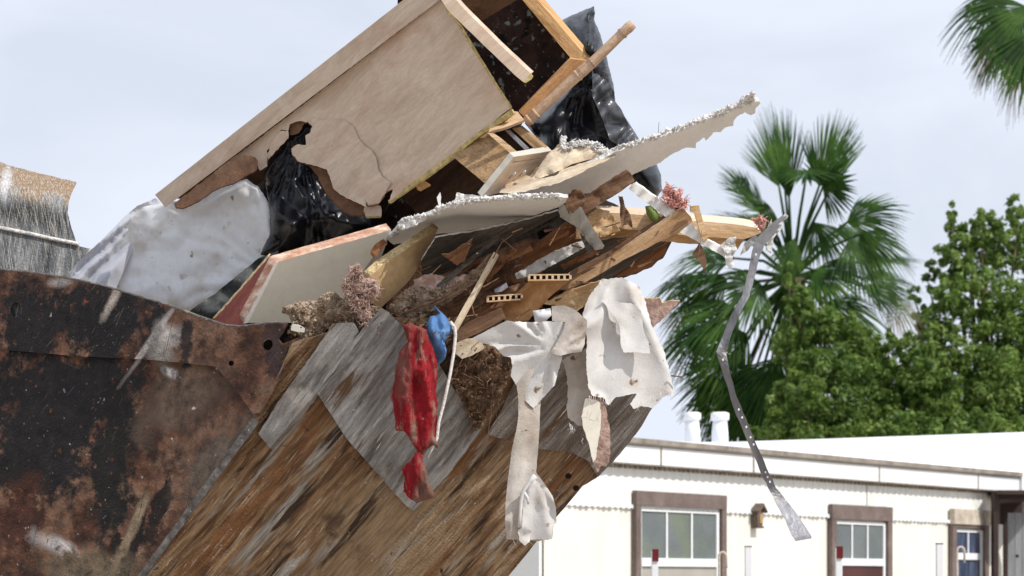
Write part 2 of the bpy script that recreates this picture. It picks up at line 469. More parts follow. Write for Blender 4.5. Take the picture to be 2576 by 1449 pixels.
m_cabedge = mat('yellow_particle_edge', [(.35, (.34, .25, .10)), (.6, (.58, .46, .20))], scale=50, rough=.9, bump=.5)
m_board_in = mat('brown_hardboard', [(.3, (.12, .062, .036)), (.6, (.20, .11, .065)), (.8, (.28, .17, .11))], scale=9, rough=.9, bump=.35, fine=90)
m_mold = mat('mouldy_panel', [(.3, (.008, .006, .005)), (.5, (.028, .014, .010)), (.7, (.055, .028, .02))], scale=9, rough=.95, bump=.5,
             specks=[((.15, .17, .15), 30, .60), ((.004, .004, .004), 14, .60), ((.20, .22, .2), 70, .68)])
m_dark = mat('dark_wood', [(.3, (.02, .010, .007)), (.6, (.055, .03, .018))], scale=8, stretch=(.3, 1, 3), rot=-35, rough=.9, bump=.4)
def wood(name, ang, c0=(.30, .16, .075), c1=(.47, .29, .15), c2=(.60, .42, .25), dark=True, sc=4):
    return mat(name, [(.3, c0), (.5, c1), (.72, c2)], scale=sc, stretch=(.5, 5, 6), rot=ang, rough=.78, bump=.4,
               big=([((c0[0] * .45, c0[1] * .4, c0[2] * .4), 4.5, .60, .76)] if dark else None), rot2=(0,),
               scratch=[((c0[0] * .7, c0[1] * .6, c0[2] * .55), ang, .60)], specks=[((.62, .55, .46), 80, .72)], distort=.6)
m_w_rail = wood('orange_pine', 45, (.42, .22, .09), (.56, .32, .14), (.66, .42, .21), False)
m_w_up = wood('orange_pine_rail', -43, (.36, .18, .075), (.50, .27, .12), (.62, .38, .19), False)
m_w_post = wood('turned_wood', -42, (.37, .24, .15), (.50, .34, .23), (.60, .44, .31), False)
m_w_drawer = wood('grained_drawer_side', 38, (.22, .125, .06), (.36, .23, .12), (.46, .31, .17), True, 7)
m_w_stud = wood('weathered_stud', -36, (.26, .14, .065), (.42, .26, .14), (.55, .38, .23))
m_w_beam = wood('pale_pine', 4, (.50, .31, .16), (.63, .43, .25), (.74, .55, .36))
m_w_sunlit = wood('sunlit_pine_edge', 4, (.62, .48, .36), (.74, .60, .46), (.82, .70, .58), False)  # lighter wood colour paints sunlight on the top edges
m_w_stick = wood('pale_stick_wood', -58, (.42, .32, .21), (.58, .46, .32), (.70, .6, .46), False)
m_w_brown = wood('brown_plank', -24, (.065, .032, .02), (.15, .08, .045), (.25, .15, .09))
m_w_red = wood('reddish_plank', -33, (.09, .035, .017), (.20, .085, .038), (.30, .15, .075))
m_w_grey = wood('grey_weathered_board', -28, (.025, .02, .017), (.07, .057, .047), (.16, .135, .115))
m_w_split = wood('split_plank_wood', -14, (.40, .23, .10), (.58, .38, .20), (.72, .54, .34))
m_hollow = mat('brown_fibreboard', [(.3, (.24, .11, .04)), (.5, (.38, .19, .075)), (.7, (.50, .29, .14))], scale=6, stretch=(1, 1, 2), rot=-35, rough=.85, bump=.3,
               specks=[((.55, .45, .33), 60, .70)])
m_osb = mat('particle_board_face', [(.35, (.40, .26, .13)), (.6, (.52, .36, .19)), (.8, (.60, .45, .27))], grain=0.1, scale=5, rough=.7, bump=.15, specks=[((.62, .52, .34), 60, .72)])
m_osbedge = mat('particle_board_edge', [(.35, (.50, .36, .17)), (.6, (.72, .57, .32)), (.75, (.82, .7, .46))], scale=60, rough=.95, bump=1, specks=[((.3, .2, .1), 80, .66)])
m_lam = mat('beige_laminate', [(.3, (.50, .47, .40)), (.7, (.58, .55, .48))], grain=0.03, scale=3, rough=.45, bump=.06, big=[((.44, .40, .34), 6, .56, .8)])
m_lamedge = mat('pink_chipped_edge', [(.4, (.42, .22, .14)), (.55, (.60, .40, .30)), (.66, (.78, .68, .6))], scale=16, stretch=(.8, 1, 2.4), rot=-15, rough=.9, bump=.9)
m_red = mat('red_board', [(.3, (.16, .03, .02)), (.6, (.24, .055, .035)), (.8, (.36, .14, .09))], scale=6, stretch=(.5, 1, 3), rot=-50, rough=.6, bump=.3, specks=[((.5, .3, .22), 50, .72)])
m_dry = mat('drywall_paper', [(.3, (.64, .62, .58)), (.55, (.73, .71, .68)), (.75, (.79, .77, .74))], grain=0.05, scale=4, stretch=(.5, 1, 1.4), rot=-24, rough=.9, bump=.15,
            big=[((.34, .29, .24), 3.5, .62, .8)], rot2=(0,), specks=[((.32, .2, .12), 32, .74), ((.3, .25, .2), 80, .73)])
m_dryedge = mat('crumbled_gypsum', [(.3, (.38, .34, .30)), (.45, (.62, .60, .57)), (.6, (.80, .79, .77))], scale=38, rough=.95, bump=1, fine=130)
m_drybeige = mat('beige_gypsum_back', [(.3, (.42, .32, .22)), (.5, (.58, .47, .34)), (.7, (.68, .59, .46))], scale=7, rough=.95, bump=.4, stretch=(.5, 1, 2), rot=-25,
                 specks=[((.2, .12, .07), 24, .68)])
m_greystrip = mat('grey_paper_tape', [(.3, (.36, .35, .33)), (.6, (.50, .49, .47)), (.75, (.60, .59, .57))], grain=0.1, scale=10, stretch=(3, 1, 1), rot=30, rough=.9, bump=.4, specks=[((.25, .18, .12), 50, .70)])
m_bag = mat('black_plastic', [(.3, (.004, .004, .006)), (.7, (.010, .011, .016))], grain=.1, scale=5, rough=.3, bump=.2, spec=.38, fine=30)
m_bagsheer = mat('sheer_black_plastic', [(.3, (.05, .055, .065)), (.7, (.11, .115, .13))], scale=9, stretch=(1, 1, 4), rot=70, rough=.30, bump=.3, spec=.8, fine=40)
m_bagdusty = mat('dusty_grey_plastic', [(.35, (.045, .048, .045)), (.6, (.09, .093, .09))], scale=14, rough=.5, bump=.3, specks=[((.2, .2, .18), 60, .66)])
m_white = mat('white_plastic_sheet', [(.3, (.82, .84, .85)), (.55, (.89, .90, .92)), (.75, (.92, .93, .94))], scale=4, grain=.05, rough=.38, bump=.12, fine=16,
              big=[((.62, .56, .48), 5, .54, .76), ((.45, .40, .33), 13, .62, .72)], specks=[((.36, .28, .2), 20, .70), ((.25, .2, .16), 48, .70)], transl=.2)
m_sheer = mat('clear_plastic_wrap', [(.3, (.60, .62, .68)), (.6, (.74, .75, .80))], grain=0.05, scale=3, stretch=(1, 1, .3), rot=-40, rough=.3, bump=.25, fine=25,
              big=[((.62, .52, .40), 5, .6, .85)], transl=.22)
m_cloth = mat('white_felt', [(.3, (.62, .59, .56)), (.55, (.74, .72, .70)), (.75, (.80, .79, .78))], grain=0.03, scale=5, rough=.95, bump=.2, fine=150,
              big=[((.56, .49, .42), 5, .60, .80)], specks=[((.20, .13, .08), 17, .675), ((.26, .17, .11), 40, .70)], transl=.14)
m_clothdirty = mat('stained_felt', [(.3, (.46, .40, .34)), (.55, (.60, .54, .48)), (.75, (.70, .66, .61))], grain=0.08, scale=7, rough=.95, bump=.3, fine=150,
                   big=[((.36, .28, .21), 6, .56, .76)], specks=[((.2, .13, .08), 26, .70)], transl=.12)
m_redcloth = mat('red_cloth', [(.3, (.11, .004, .007)), (.55, (.24, .008, .014)), (.8, (.36, .03, .035))], grain=0.12, scale=9, stretch=(1.7, 1, .4), rough=.85, bump=.6, fine=130, rot2=(0, 1), 
                 big=[((.17, .085, .065), 5, .47, .60), ((.22, .125, .095), 14, .55, .64)], specks=[((.34, .24, .18), 60, .70)], transl=.04)
m_blue = mat('blue_cloth', [(.3, (.05, .12, .28)), (.6, (.11, .24, .48)), (.8, (.20, .36, .62))], grain=0.08, scale=7, rough=.7, bump=.2, big=[((.07, .06, .05), 14, .54, .66)])
m_mud = mat('dried_mud', [(.3, (.17, .115, .075)), (.5, (.33, .245, .17)), (.7, (.48, .38, .28))], scale=24, rough=1, bump=1, fine=90, specks=[((.60, .54, .44), 55, .66), ((.08, .05, .03), 40, .66)])
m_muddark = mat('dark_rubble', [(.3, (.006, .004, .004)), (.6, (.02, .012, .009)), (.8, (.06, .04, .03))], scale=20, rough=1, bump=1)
m_root = mat('root_dirt', [(.3, (.035, .02, .012)), (.5, (.12, .072, .045)), (.65, (.26, .17, .11)), (.8, (.40, .30, .21))], scale=26, rough=1, bump=1, big=[((.20, .05, .03), 12, .6, .7)], specks=[((.45, .35, .22), 60, .66)])
m_insul_dirty = mat('muddy_insulation', [(.3, (.24, .15, .12)), (.5, (.40, .27, .22)), (.7, (.54, .40, .34))], scale=20, rough=1, bump=1)
m_insul = mat('pink_insulation', [(.3, (.46, .19, .16)), (.5, (.66, .33, .28)), (.7, (.80, .48, .42))], scale=18, rough=1, bump=1, transl=.1)
m_cord = mat('white_cord', [(.3, (.58, .54, .49)), (.6, (.74, .71, .67))], scale=60, rough=.85, bump=.5)
m_strap = mat('galvanised_strap', [(.3, (.16, .16, .17)), (.55, (.25, .25, .27)), (.75, (.42, .43, .45))], grain=0.12, scale=12, stretch=(1, 1, .3), rough=.45, bump=.5, metal=.25,
              big=[((.24, .20, .17), 9, .6, .74)], specks=[((.6, .6, .6), 40, .72)])
m_twig = mat('twig', [(.3, (.12, .065, .035)), (.7, (.26, .16, .1))], scale=40, rough=.9, bump=.5)
m_green = mat('green_rind', [(.3, (.05, .08, .012)), (.7, (.14, .19, .04))], scale=12, rough=.5, bump=.3)
m_screw = mat('screw_steel', [(.3, (.35, .34, .33)), (.7, (.6, .6, .6))], scale=20, rough=.3, bump=.1, metal=.8)

# ------------------------------------------------------------------ ground
gm = mat('packed_gravel_ground', [(.3, (.27, .23, .18)), (.55, (.37, .32, .26)), (.75, (.46, .41, .34))], scale=.5, rough=1, bump=.3, detail=10, specks=[((.6, .56, .5), 4, .7)])
nG = 30; V = []; F = []
for i in range(nG + 1):
    for j in range(nG + 1):
        u, v = (i / nG * 2 - 1), (j / nG * 2 - 1)
        x, y = 700 * u * abs(u) ** 1.5, 700 * v * abs(v) ** 1.5
        V.append((x, y, 0.06 * noise.noise((x * .1, y * .1, 0)) if abs(x) < 80 and abs(y) < 80 else 0))
for i in range(nG):
    for j in range(nG):
        a = i * (nG + 1) + j; F.append((a, a + nG + 1, a + nG + 2, a + 1))
g = link('ground', V, F, gm); tag(g, kind='structure')

# ------------------------------------------------------------------ bucket
bucket = thing('loader_bucket', 'huge rusted steel bucket with scratched side plate and worn streaked underside, heaped with demolition debris', 'bucket', BK)
side_d = planefit([(645, 1060, 9.75), (350, 1449, 9.92), (0, 900, 10.30), (0, 700, 10.28)])
shell_d0 = planefit([(645, 1060, 9.77), (350, 1449, 9.94), (1650, 1000, 10.22)])
def shell_d(x, y):      # underside rolls away towards its right end
    u = max(0, (x - 1288) * .76 + (y - 1175) * .65 - 120) / 300
    return shell_d0(x, y) + .10 * u * u + .003 * noise.noise((x * .01, y * .01, 2))
top_edge = [(-620, 700), (-300, 676), (0, 680), (60, 685), (150, 698), (250, 718), (330, 742), (420, 768), (500, 798), (565, 820), (604, 824), (660, 817), (700, 813), (722, 817)]
lip = [(712, 832), (698, 849), (712, 864), (728, 858), (751, 849), (748, 871), (726, 915), (700, 960), (687, 985), (659, 1038), (645, 1062)]
patch('side_plate', top_edge + lip + [(350, 1449), (220, 1620), (-620, 1620)], lambda x, y: side_d(x, y) + .02, m_rust, bucket, thick=(3, 3, .03), step=26, jag=1,
      relief=rough_n(120, .006, 3), holes=[[(673 + 13 * math.cos(t), 866 + 15 * math.sin(t)) for t in np.linspace(0, 5.9, 14)], [(42 + 15 * math.cos(t), 780 + 19 * math.sin(t)) for t in np.linspace(0, 5.9, 14)]], seed=2)
patch('reinforcing_plate', top_edge + lip[:9] + [(655, 1040), (636, 1040), (597, 985), (541, 922), (380, 905), (194, 896), (0, 879), (-620, 850)], lambda x, y: side_d(x, y) - .012, m_rust, bucket,
      thick=(0, 0, .026), step=22, jag=.8, relief=rough_n(90, .003, 5),
      holes=[[(673 + 13 * math.cos(t), 866 + 15 * math.sin(t)) for t in np.linspace(0, 5.9, 14)],
             [(582 + 7 * math.cos(t), 914 + 7 * math.sin(t)) for t in np.linspace(0, 5.9, 10)],
             [(42 + 15 * math.cos(t), 780 + 19 * math.sin(t)) for t in np.linspace(0, 5.9, 14)]], seed=4)
# rim bead along the top of the plate
ptube('rim', [(x, y - 1, side_d(x, y) + .012) for x, y in top_edge], .007, m_edge, bucket, 8)
patch('bolt', [(42 + 16 * math.cos(t), 782 + 20 * math.sin(t)) for t in np.linspace(0, 5.9, 14)], lambda x, y: side_d(x, y) + .03, m_guard, bucket, thick=(0, 0, .03), step=12)
patch('shell', [(735, 862), (960, 800), (1200, 800), (1480, 840), (1640, 880), (1668, 980), (1640, 1026), (1613, 1073), (1585, 1110), (1543, 1160), (1501, 1202), (1465, 1223), (1432, 1263), (1401, 1299),
                (1349, 1363), (1318, 1402), (1279, 1449), (1140, 1620), (220, 1620), (350, 1449), (645, 1062)], shell_d, m_shell, bucket, thick=(2, -2, .05), step=22, jag=.8,
      relief=add(rough_n(60, .004, 2), folds(90, .003, 41, 1, 2)), seed=3)
patch('edge_flange', [(634, 1052), (652, 1062), (366, 1449), (236, 1620), (216, 1620), (346, 1449)], lambda x, y: side_d(x, y) - .022, m_edge, bucket, thick=(0, 0, .03), step=20, jag=1)
patch('wear_plate', [(837, 814), (887, 811), (900, 832), (876, 877), (840, 935), (795, 988), (759, 1032), (679, 1128), (650, 1091), (700, 1010), (780, 900)],
      lambda x, y: shell_d(x, y) - .05, m_wear, bucket, thick=(8, 6, .06), step=16, jag=1.6, relief=folds(40, .004, 40, 1, 1))
patch('wear_plate', [(959, 774), (976, 784), (1016, 824), (1040, 850), (1104, 915), (1159, 1004), (1184, 1030), (1215, 1074), (1140, 1180), (1040, 1285), (1015, 1266), (937, 1177), (875, 1107), (798, 990), (850, 905), (912, 826)],
      lambda x, y: shell_d(x, y) - .035, m_wear, bucket, thick=(0, 0, .05), step=18, jag=1.2, relief=add(folds(60, .004, 40, 1, 1), rough_n(50, .004, 1)))
patch('wear_plate', [(1225, 1092), (1262, 1030), (1300, 950), (1440, 880), (1600, 900), (1668, 982), (1640, 1028), (1600, 1092), (1560, 1142), (1505, 1200), (1480, 1160), (1440, 1138), (1360, 1130), (1290, 1112)],
      lambda x, y: shell_d(x, y) - .022, mat('dull_steel_plate', [(.3, (.05, .035, .028)), (.45, (.13, .105, .09)), (.6, (.22, .2, .185)), (.75, (.38, .37, .35))], scale=3.2, stretch=(.35, 5, 13), rot=-50, rough=.5, bump=.6, metal=.15,
      big=[((.10, .055, .03), 2.4, .55, .66)], rot2=(0,), scratch=[((.5, .48, .45), -50, .64), ((.04, .03, .025), -46, .62)], specks=[((.55, .52, .48), 60, .72)], fine=120), bucket, thick=(0, 0, .03), step=20, jag=1.4)
# dark discs painted as the shade inside holes near the right end
for hx, hy in ((1449, 1228), (1430, 1198)):
    patch('drain_hole', [(hx + 8 * math.cos(t), hy + 7 * math.sin(t)) for t in np.linspace(0, 5.6, 9)], lambda x, y: shell_d(x, y) - .004, m_muddark, bucket, thick=(0, 0, .004), step=8)
patch('far_side_plate', [(1000, 560), (1500, 620), (1640, 880), (1660, 985), (1300, 1400), (900, 1300)], lambda x, y: shell_d(x, y) + .75, m_rust, bucket, thick=(0, 0, .03), step=40, jag=1)
guard_out = zA((-1500, 40), (-40, 255), (20, 262), (60, 285), (250, 335), (500, 395), (695, 440), (690, 460), (650, 540), (620, 640), (612, 720), (640, 830), (690, 980), (718, 1022), (820, 1042), (760, 1140), (650, 1420), (-1500, 1420))
def guard_d(x, y):
    t = y - 520 - (x * .23 - 20)
    return 10.95 + .0006 * x + (.10 * (t / 80) ** 2 if t < 0 else .0)
patch('spill_guard', guard_out, guard_d, m_guard, bucket, thick=(0, 0, .035), step=14, jag=1.2, relief=rough_n(60, .004, 1))
ptube('weld_seam', [(x, y, guard_d(x, y) - .006) for x, y in zA((-1500, 600), (0, 855), (250, 905), (450, 950), (690, 998), (715, 1015))], .008, m_dryedge, bucket, 8)

# packed rubble inside the bucket; near-black colour paints the shade in the gaps
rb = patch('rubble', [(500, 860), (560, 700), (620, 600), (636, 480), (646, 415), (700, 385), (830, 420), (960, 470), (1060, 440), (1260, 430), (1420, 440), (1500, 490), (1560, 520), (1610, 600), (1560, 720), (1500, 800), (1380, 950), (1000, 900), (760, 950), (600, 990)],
      10.85, m_muddark, None, dome=(.22, 120), step=26, jag=4, relief=rough_n(30, .04, 2)); tag(rb, 'packed rubble filler inside the bucket, near-black colour standing for shade in the gaps', 'rubble', kind='stuff')

# ------------------------------------------------------------------ cabinet
CO = P(900, 400, 10.1)
cab = thing('cabinet', 'large torn kitchen cabinet of pinkish beige board tipped over on top of the heap', 'cabinet', CO)
cab_d = planefit([(410, 510, 10.62), (1105, 0, 9.98), (1285, 270, 9.90)])
panel = [(594, 392), (1106, 0), (1126, 22), (1150, 62), (1210, 150), (1288, 268), (1204, 337), (1100, 415), (978, 508)] + zD((2310, 830), (2350, 700), (2300, 720), (2220, 830), (2130, 850), (2085, 830), (1980, 800),
         (1880, 750), (1810, 690), (1790, 620), (1750, 520), (1620, 480), (1500, 450), (1440, 390), (1430, 330), (1490, 290), (1565, 300), (1560, 210), (1600, 190), (1620, 130), (1580, 90), (1480, 85), (1420, 110),
         (1400, 170), (1340, 160), (1310, 220), (1250, 290), (1210, 350), (1215, 420), (1215, 490), (1150, 530), (1130, 500), (1120, 430), (1060, 395), (1040, 405))
patch('side_panel', panel, lambda x, y: cab_d(x, y), m_cab, cab, thick=(0, 3, .016), step=22, jag=2.0, relief=rough_n(200, .01, 4), edge_m=m_board_in, seed=5, estep=5)
flap = [(800, 300), (868, 303)] + zD((1990, 130), (2025, 210), (2090, 300), (2160, 350), (2200, 410), (2215, 520), (2260, 590), (2330, 640), (2300, 700), (2230, 820), (2130, 845), (2095, 790), (2110, 860), (1980, 802), (1882, 752), (1812, 692),
        (1790, 620), (1752, 522), (1622, 480), (1502, 450), (1442, 380), (1432, 330), (1560, 300))
patch('veneer', flap, lambda x, y: cab_d(x, y) - .006 - .00006 * max(0, y - 330), m_cab, cab, thick=(0, 0, .004), step=16, jag=1.6, seed=6, relief=rough_n(80, .006, 9), estep=4)
patch('top_edge_board', [(390, 490), (1050, -28), (1150, -28), (1106, 0), (416, 522)], lambda x, y: cab_d(x, y) - .028, m_cab, cab, thick=(0, 0, .045), step=30, jag=.3)
patch('torn_backing', zD((370, 830), (930, 390), (1060, 392), (1128, 440), (1120, 520), (1070, 550), (1000, 590), (900, 650), (830, 665), (750, 700), (600, 800), (450, 870), (390, 865)),
      lambda x, y: cab_d(x, y) + .02 - .0009 * max(0, (y - 400) + (x - 440) * .66), m_board_in, cab, thick=(0, 3, .008), step=14, jag=2, relief=rough_n(50, .008, 2), estep=5)
patch('torn_backing', zD((1580, 460), (1770, 515), (1810, 680), (1980, 795), (2105, 850), (2112, 935), (1965, 935), (1900, 900), (1820, 820), (1740, 720), (1660, 560)),
      lambda x, y: cab_d(x, y) + .03, m_board_in, cab, thick=(0, 3, .008), step=12, jag=2.4, relief=rough_n(40, .01, 5), estep=5)
patch('torn_chip', zD((1212, 400), (1250, 280), (1330, 175), (1400, 165), (1405, 235), (1340, 300), (1290, 350), (1225, 430)), lambda x, y: cab_d(x, y) - .012, m_cab, cab, thick=(0, 0, .006), step=10, jag=2.6, relief=rough_n(20, .008, 2))
patch('torn_chip', zD((1415, 205), (1420, 120), (1480, 88), (1560, 90), (1500, 190), (1440, 210)), lambda x, y: cab_d(x, y) + .02, m_board_in, cab, thick=(0, 0, .006), step=9, jag=2, relief=rough_n(20, .006, 3))
patch('torn_chip', zD((2085, 880), (2110, 830), (2240, 850), (2250, 900), (2240, 940), (2110, 945)), lambda x, y: cab_d(x, y) + .02, m_cab, cab, thick=(0, 5, .012), step=10, jag=1.4, edge_m=m_cabedge)
# yellow raw edges: front (thin) and bottom (broad)
patch('raw_edge', zC((350, 0), (430, 80), (560, 230), (720, 500), (880, 760), (1010, 965), (990, 968), (860, 770), (700, 515), (540, 270), (420, 105)), lambda x, y: cab_d(x, y) - .005, m_cabedge, cab, thick=(0, 0, .02), step=14, jag=.6)
patch('raw_edge', zE((190, 870), (235, 830), (480, 650), (700, 490), (1000, 270), (1300, 30), (1420, -60), (1700, -250), (1788, -318), (1812, -262), (1655, -135), (1380, 28), (1050, 305), (720, 548), (505, 695), (212, 902)),
      lambda x, y: cab_d(x, y) - .004, m_cabedge, cab, thick=(4, 2, .03), step=12, jag=1)
far_d = lambda x, y: cab_d(x, y) + .45
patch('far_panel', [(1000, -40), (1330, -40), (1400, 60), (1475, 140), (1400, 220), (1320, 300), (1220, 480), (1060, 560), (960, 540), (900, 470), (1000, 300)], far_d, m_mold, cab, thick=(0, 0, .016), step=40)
patch('back_panel', [(420, 500), (1060, -30), (1330, -40), (1300, 0), (1200, 60), (600, 500)], lambda x, y: cab_d(x, y) + .06 + max(0, (x - 420) + (y - 500) * 1.2) * .0012, m_board_in, cab, thick=(0, 0, .01), step=40)
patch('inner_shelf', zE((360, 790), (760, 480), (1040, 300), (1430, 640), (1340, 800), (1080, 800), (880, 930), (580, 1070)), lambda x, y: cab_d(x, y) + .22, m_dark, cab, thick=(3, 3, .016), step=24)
patch('inner_block', zE((540, 640), (640, 600), (740, 660), (610, 730), (570, 715)), lambda x, y: cab_d(x, y) + .04, m_w_rail, cab, thick=(0, 4, .03), step=14, smooth=False)
patch('far_rail', zC((1060, -60), (1190, -70), (1660, 480), (1700, 550), (1560, 545)), lambda x, y: 10.2 - .0003 * (x - 1300), m_w_rail, cab, thick=(13, -5, .02), step=30, jag=.4, smooth=False)
patch('stile', zC((330, -60), (455, -70), (560, 60), (900, 400), (1185, 665), (1120, 745), (1040, 680), (440, 100)), lambda x, y: 9.86, m_cab, cab, thick=(7, -5, .02), step=24, jag=.5, edge_m=m_cab, smooth=False)
patch('stile_end', zC((1118, 745), (1190, 668), (1208, 690), (1190, 720), (1140, 750)), 9.855, m_cabedge, cab, thick=(0, 0, .02), step=8, jag=.8)
patch('lower_rail', zC((1075, 1010), (1200, 880), (1540, 530), (1700, 555), (1700, 600), (1500, 760), (1250, 1000), (1150, 1080)), lambda x, y: 10.02 - .0002 * (x - 1300), m_w_up, cab, thick=(0, -3, .03), step=24, smooth=False, jag=.6)
patch('rail_block', zC((822, 1145), (1010, 1005), (1065, 1010), (1125, 1085), (960, 1150), (800, 1195)), planefit([(1230, 330, 9.90), (1320, 300, 9.92), (1285, 280, 10.05)]), m_w_beam, cab, thick=(1, 6, .02), step=16, jag=.5, edge_m=m_cab, smooth=False)
# drawer
drawer = patch('drawer', zE((1010, 285), (1365, 8), (1480, 0), (1760, 245), (1600, 440), (1440, 645)), planefit([(1140, 390, 10.02), (1205, 337, 10.02), (1281, 383, 9.88)]), m_w_drawer, cab, thick=(4, -2, .012), step=20, smooth=False)
patch('side_top_edge', zE((1470, -10), (1560, 0), (1650, 60), (1860, 236), (1760, 250)), 9.875, m_w_beam, drawer, thick=(0, 0, .015), step=16, smooth=False)
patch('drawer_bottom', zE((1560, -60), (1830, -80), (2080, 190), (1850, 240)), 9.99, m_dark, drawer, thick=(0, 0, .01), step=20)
patch('slide', zE((1700, -40), (1760, -40), (2010, 195), (1960, 215)), 9.955, m_strap, drawer, thick=(1, -1, .008), step=14, smooth=False)
patch('far_side', zE((1800, -60), (1900, -80), (2225, 188), (2080, 198)), 9.97, m_w_drawer, drawer, thick=(5, -4, .012), step=18, smooth=False)
patch('drawer_front', zE((1818, 305), (2310, 225), (2240, 320), (2100, 470), (2000, 600), (1640, 770), (1405, 822)), planefit([(1293, 395, 9.78), (1388, 380, 9.98), (1212, 495, 9.80)]), m_cab, drawer,
      thick=(-11, -11, .012), step=20, edge_m=m_lam, jag=.4, smooth=False)
patch('recess_line', zE((1800, 372), (2190, 318), (2192, 322), (1802, 378)), planefit([(1293, 395, 9.776), (1388, 380, 9.976), (1212, 495, 9.796)]), m_board_in, drawer, thick=(0, 0, .002), step=30)
for sx, sy in ((1835, 515), (1965, 490)):
    a, = zE((sx, sy)); b, = zE((sx - 75, sy + 65))
    ptube('screw', [(a[0], a[1], 9.79), (b[0], b[1], 9.85)], [.005, .0035], m_screw, drawer, 8)

# ------------------------------------------------------------------ turned post
post = thing('turned_post', 'slim round turned wooden post with ring collars sticking out to the upper right', 'wooden post', P(1330, 310, 9.93))
pp = zC((1140, 1110), (1640, 655), (1750, 560), (2015, 300), (2110, 215)); pd = [9.97, 9.92, 9.91, 9.89, 9.88]
def along(t):
    q = t * 4; i = min(3, int(q)); f = q - i
    return (pp[i][0] + (pp[i + 1][0] - pp[i][0]) * f, pp[i][1] + (pp[i + 1][1] - pp[i][1]) * f, pd[i] + (pd[i + 1] - pd[i]) * f)
ptube('shaft', [along(t) for t in (0, .06, .12, .2, .25, .3, .5, .6, .72, .76)], [.019, .0175, .018, .019, .0195, .020, .0185, .018, .0175, .0175], m_w_post, post, 18)
ptube('end_stub', [along(.74), along(.80), along(.9), along(1.0)], [.0185, .018, .0195, .017], m_w_post, post, 12)
for t in (.015, .045, .235, .265, .46, .485, .745, .765):
    c = [along(t - .006), along(t), along(t + .006)]
    ptube('collar', c, [.0185, .0225, .0185], m_w_post, post, 18)

# ------------------------------------------------------------------ bags and sheets
o = patch('trash_bag', [(1400, 60), (1430, 42), (1494, 15), (1497, 35), (1495, 50), (1510, 85), (1525, 140), (1532, 170), (1543, 210), (1548, 255), (1570, 290), (1605, 345), (1625, 375), (1650, 410), (1663, 440), (1665, 480), (1650, 500), (1620, 490), (1560, 440),
      (1460, 400), (1380, 380), (1335, 330), (1320, 310), (1420, 230), (1480, 150), (1440, 110)], 10.32, m_bag, None, dome=(.14, 60), step=5, jag=1,
      relief=add(crumple(100, .15, 2), fans(1480, 170, 26, .03, .4, 60), aniso(crumple(30, .035, 5), 1, .35, 40)), seed=8)
tag(o, 'glossy black plastic trash bag bulging behind the turned post and the drywall spike', 'trash bag')
patch('sheer_flap', zC((1740, 630), (1800, 680), (1900, 760), (1940, 830), (1945, 910), (2010, 1000), (2060, 1110), (2110, 1190), (2140, 1260), (2000, 1330), (1900, 1270), (1850, 1130), (1800, 1000), (1745, 880)), 10.14, m_bagsheer, o,
      thick=(0, 0, .003), step=7, jag=1, relief=add(folds(34, .016, 40, 1.3, 7), crumple(26, .03, 9)))
o = patch('trash_bag', zD((1180, 560), (1250, 420), (1350, 330), (1380, 250), (1480, 180), (1540, 80), (1640, 100), (1640, 250), (1640, 450), (1780, 560), (1900, 800), (2150, 950), (2150, 1060), (1900, 1190), (1600, 1290), (1240, 1320), (1150, 1290),
      (1230, 1100), (1240, 900)), 10.50, m_bag, None, dome=(.14, 90), step=5.5, jag=1, relief=add(crumple(90, .13, 3), fans(760, 330, 34, .04, .4, 60), aniso(crumple(30, .04, 8), 1, .4, 70)), seed=9)
tag(o, 'crumpled black plastic bag showing through the hole torn in the cabinet', 'trash bag')
white_out = [(190, 700), (230, 640), (300, 580), (360, 520), (410, 512), (470, 500), (560, 470), (620, 450), (650, 470), (676, 510), (690, 560), (688, 620), (660, 665), (600, 705), (540, 750), (488, 785), (400, 775), (300, 745)]
def white_d(x, y): return 10.82 - .0009 * (x - 300) + .0002 * (y - 600)
o = patch('plastic_sheet', white_out, white_d, m_white, None, dome=(.03, 30), step=6, jag=1, relief=add(fans(700, 700, 22, .010, .6, 60), fans(640, 450, 14, .014, 1.6, 90), crumple(140, .022, 5), aniso(crumple(40, .012, 9), .5, 1, -18), crumple(24, .004, 6)), seed=10)
tag(o, 'stained white plastic sheet bulging below the left end of the cabinet', 'plastic sheet')
o = patch('plastic_wrap', [(165, 694), (200, 655), (260, 600), (310, 548), (345, 518), (392, 498), (412, 520), (380, 560), (330, 640), (290, 730), (230, 712)], lambda x, y: 10.80 - .0002 * (x - 200), m_sheer, None, thick=(0, 0, .004), step=8, jag=.8,
      relief=add(fans(415, 500, 26, .05, .6, 220), crumple(60, .006, 3)), seed=11)
tag(o, 'translucent creased plastic wrap rising from the bucket rim to the cabinet corner', 'plastic wrap')
o = patch('grey_plastic', [(455, 800), (500, 765), (540, 740), (600, 690), (650, 650), (700, 630), (695, 660), (640, 730), (560, 830), (500, 830)], 10.36, m_bagdusty, None, thick=(0, 0, .01), step=9, jag=1, relief=crumple(30, .03, 5))
tag(o, 'dusty dark grey plastic wedged between the white sheet and the red board', 'plastic sheet')

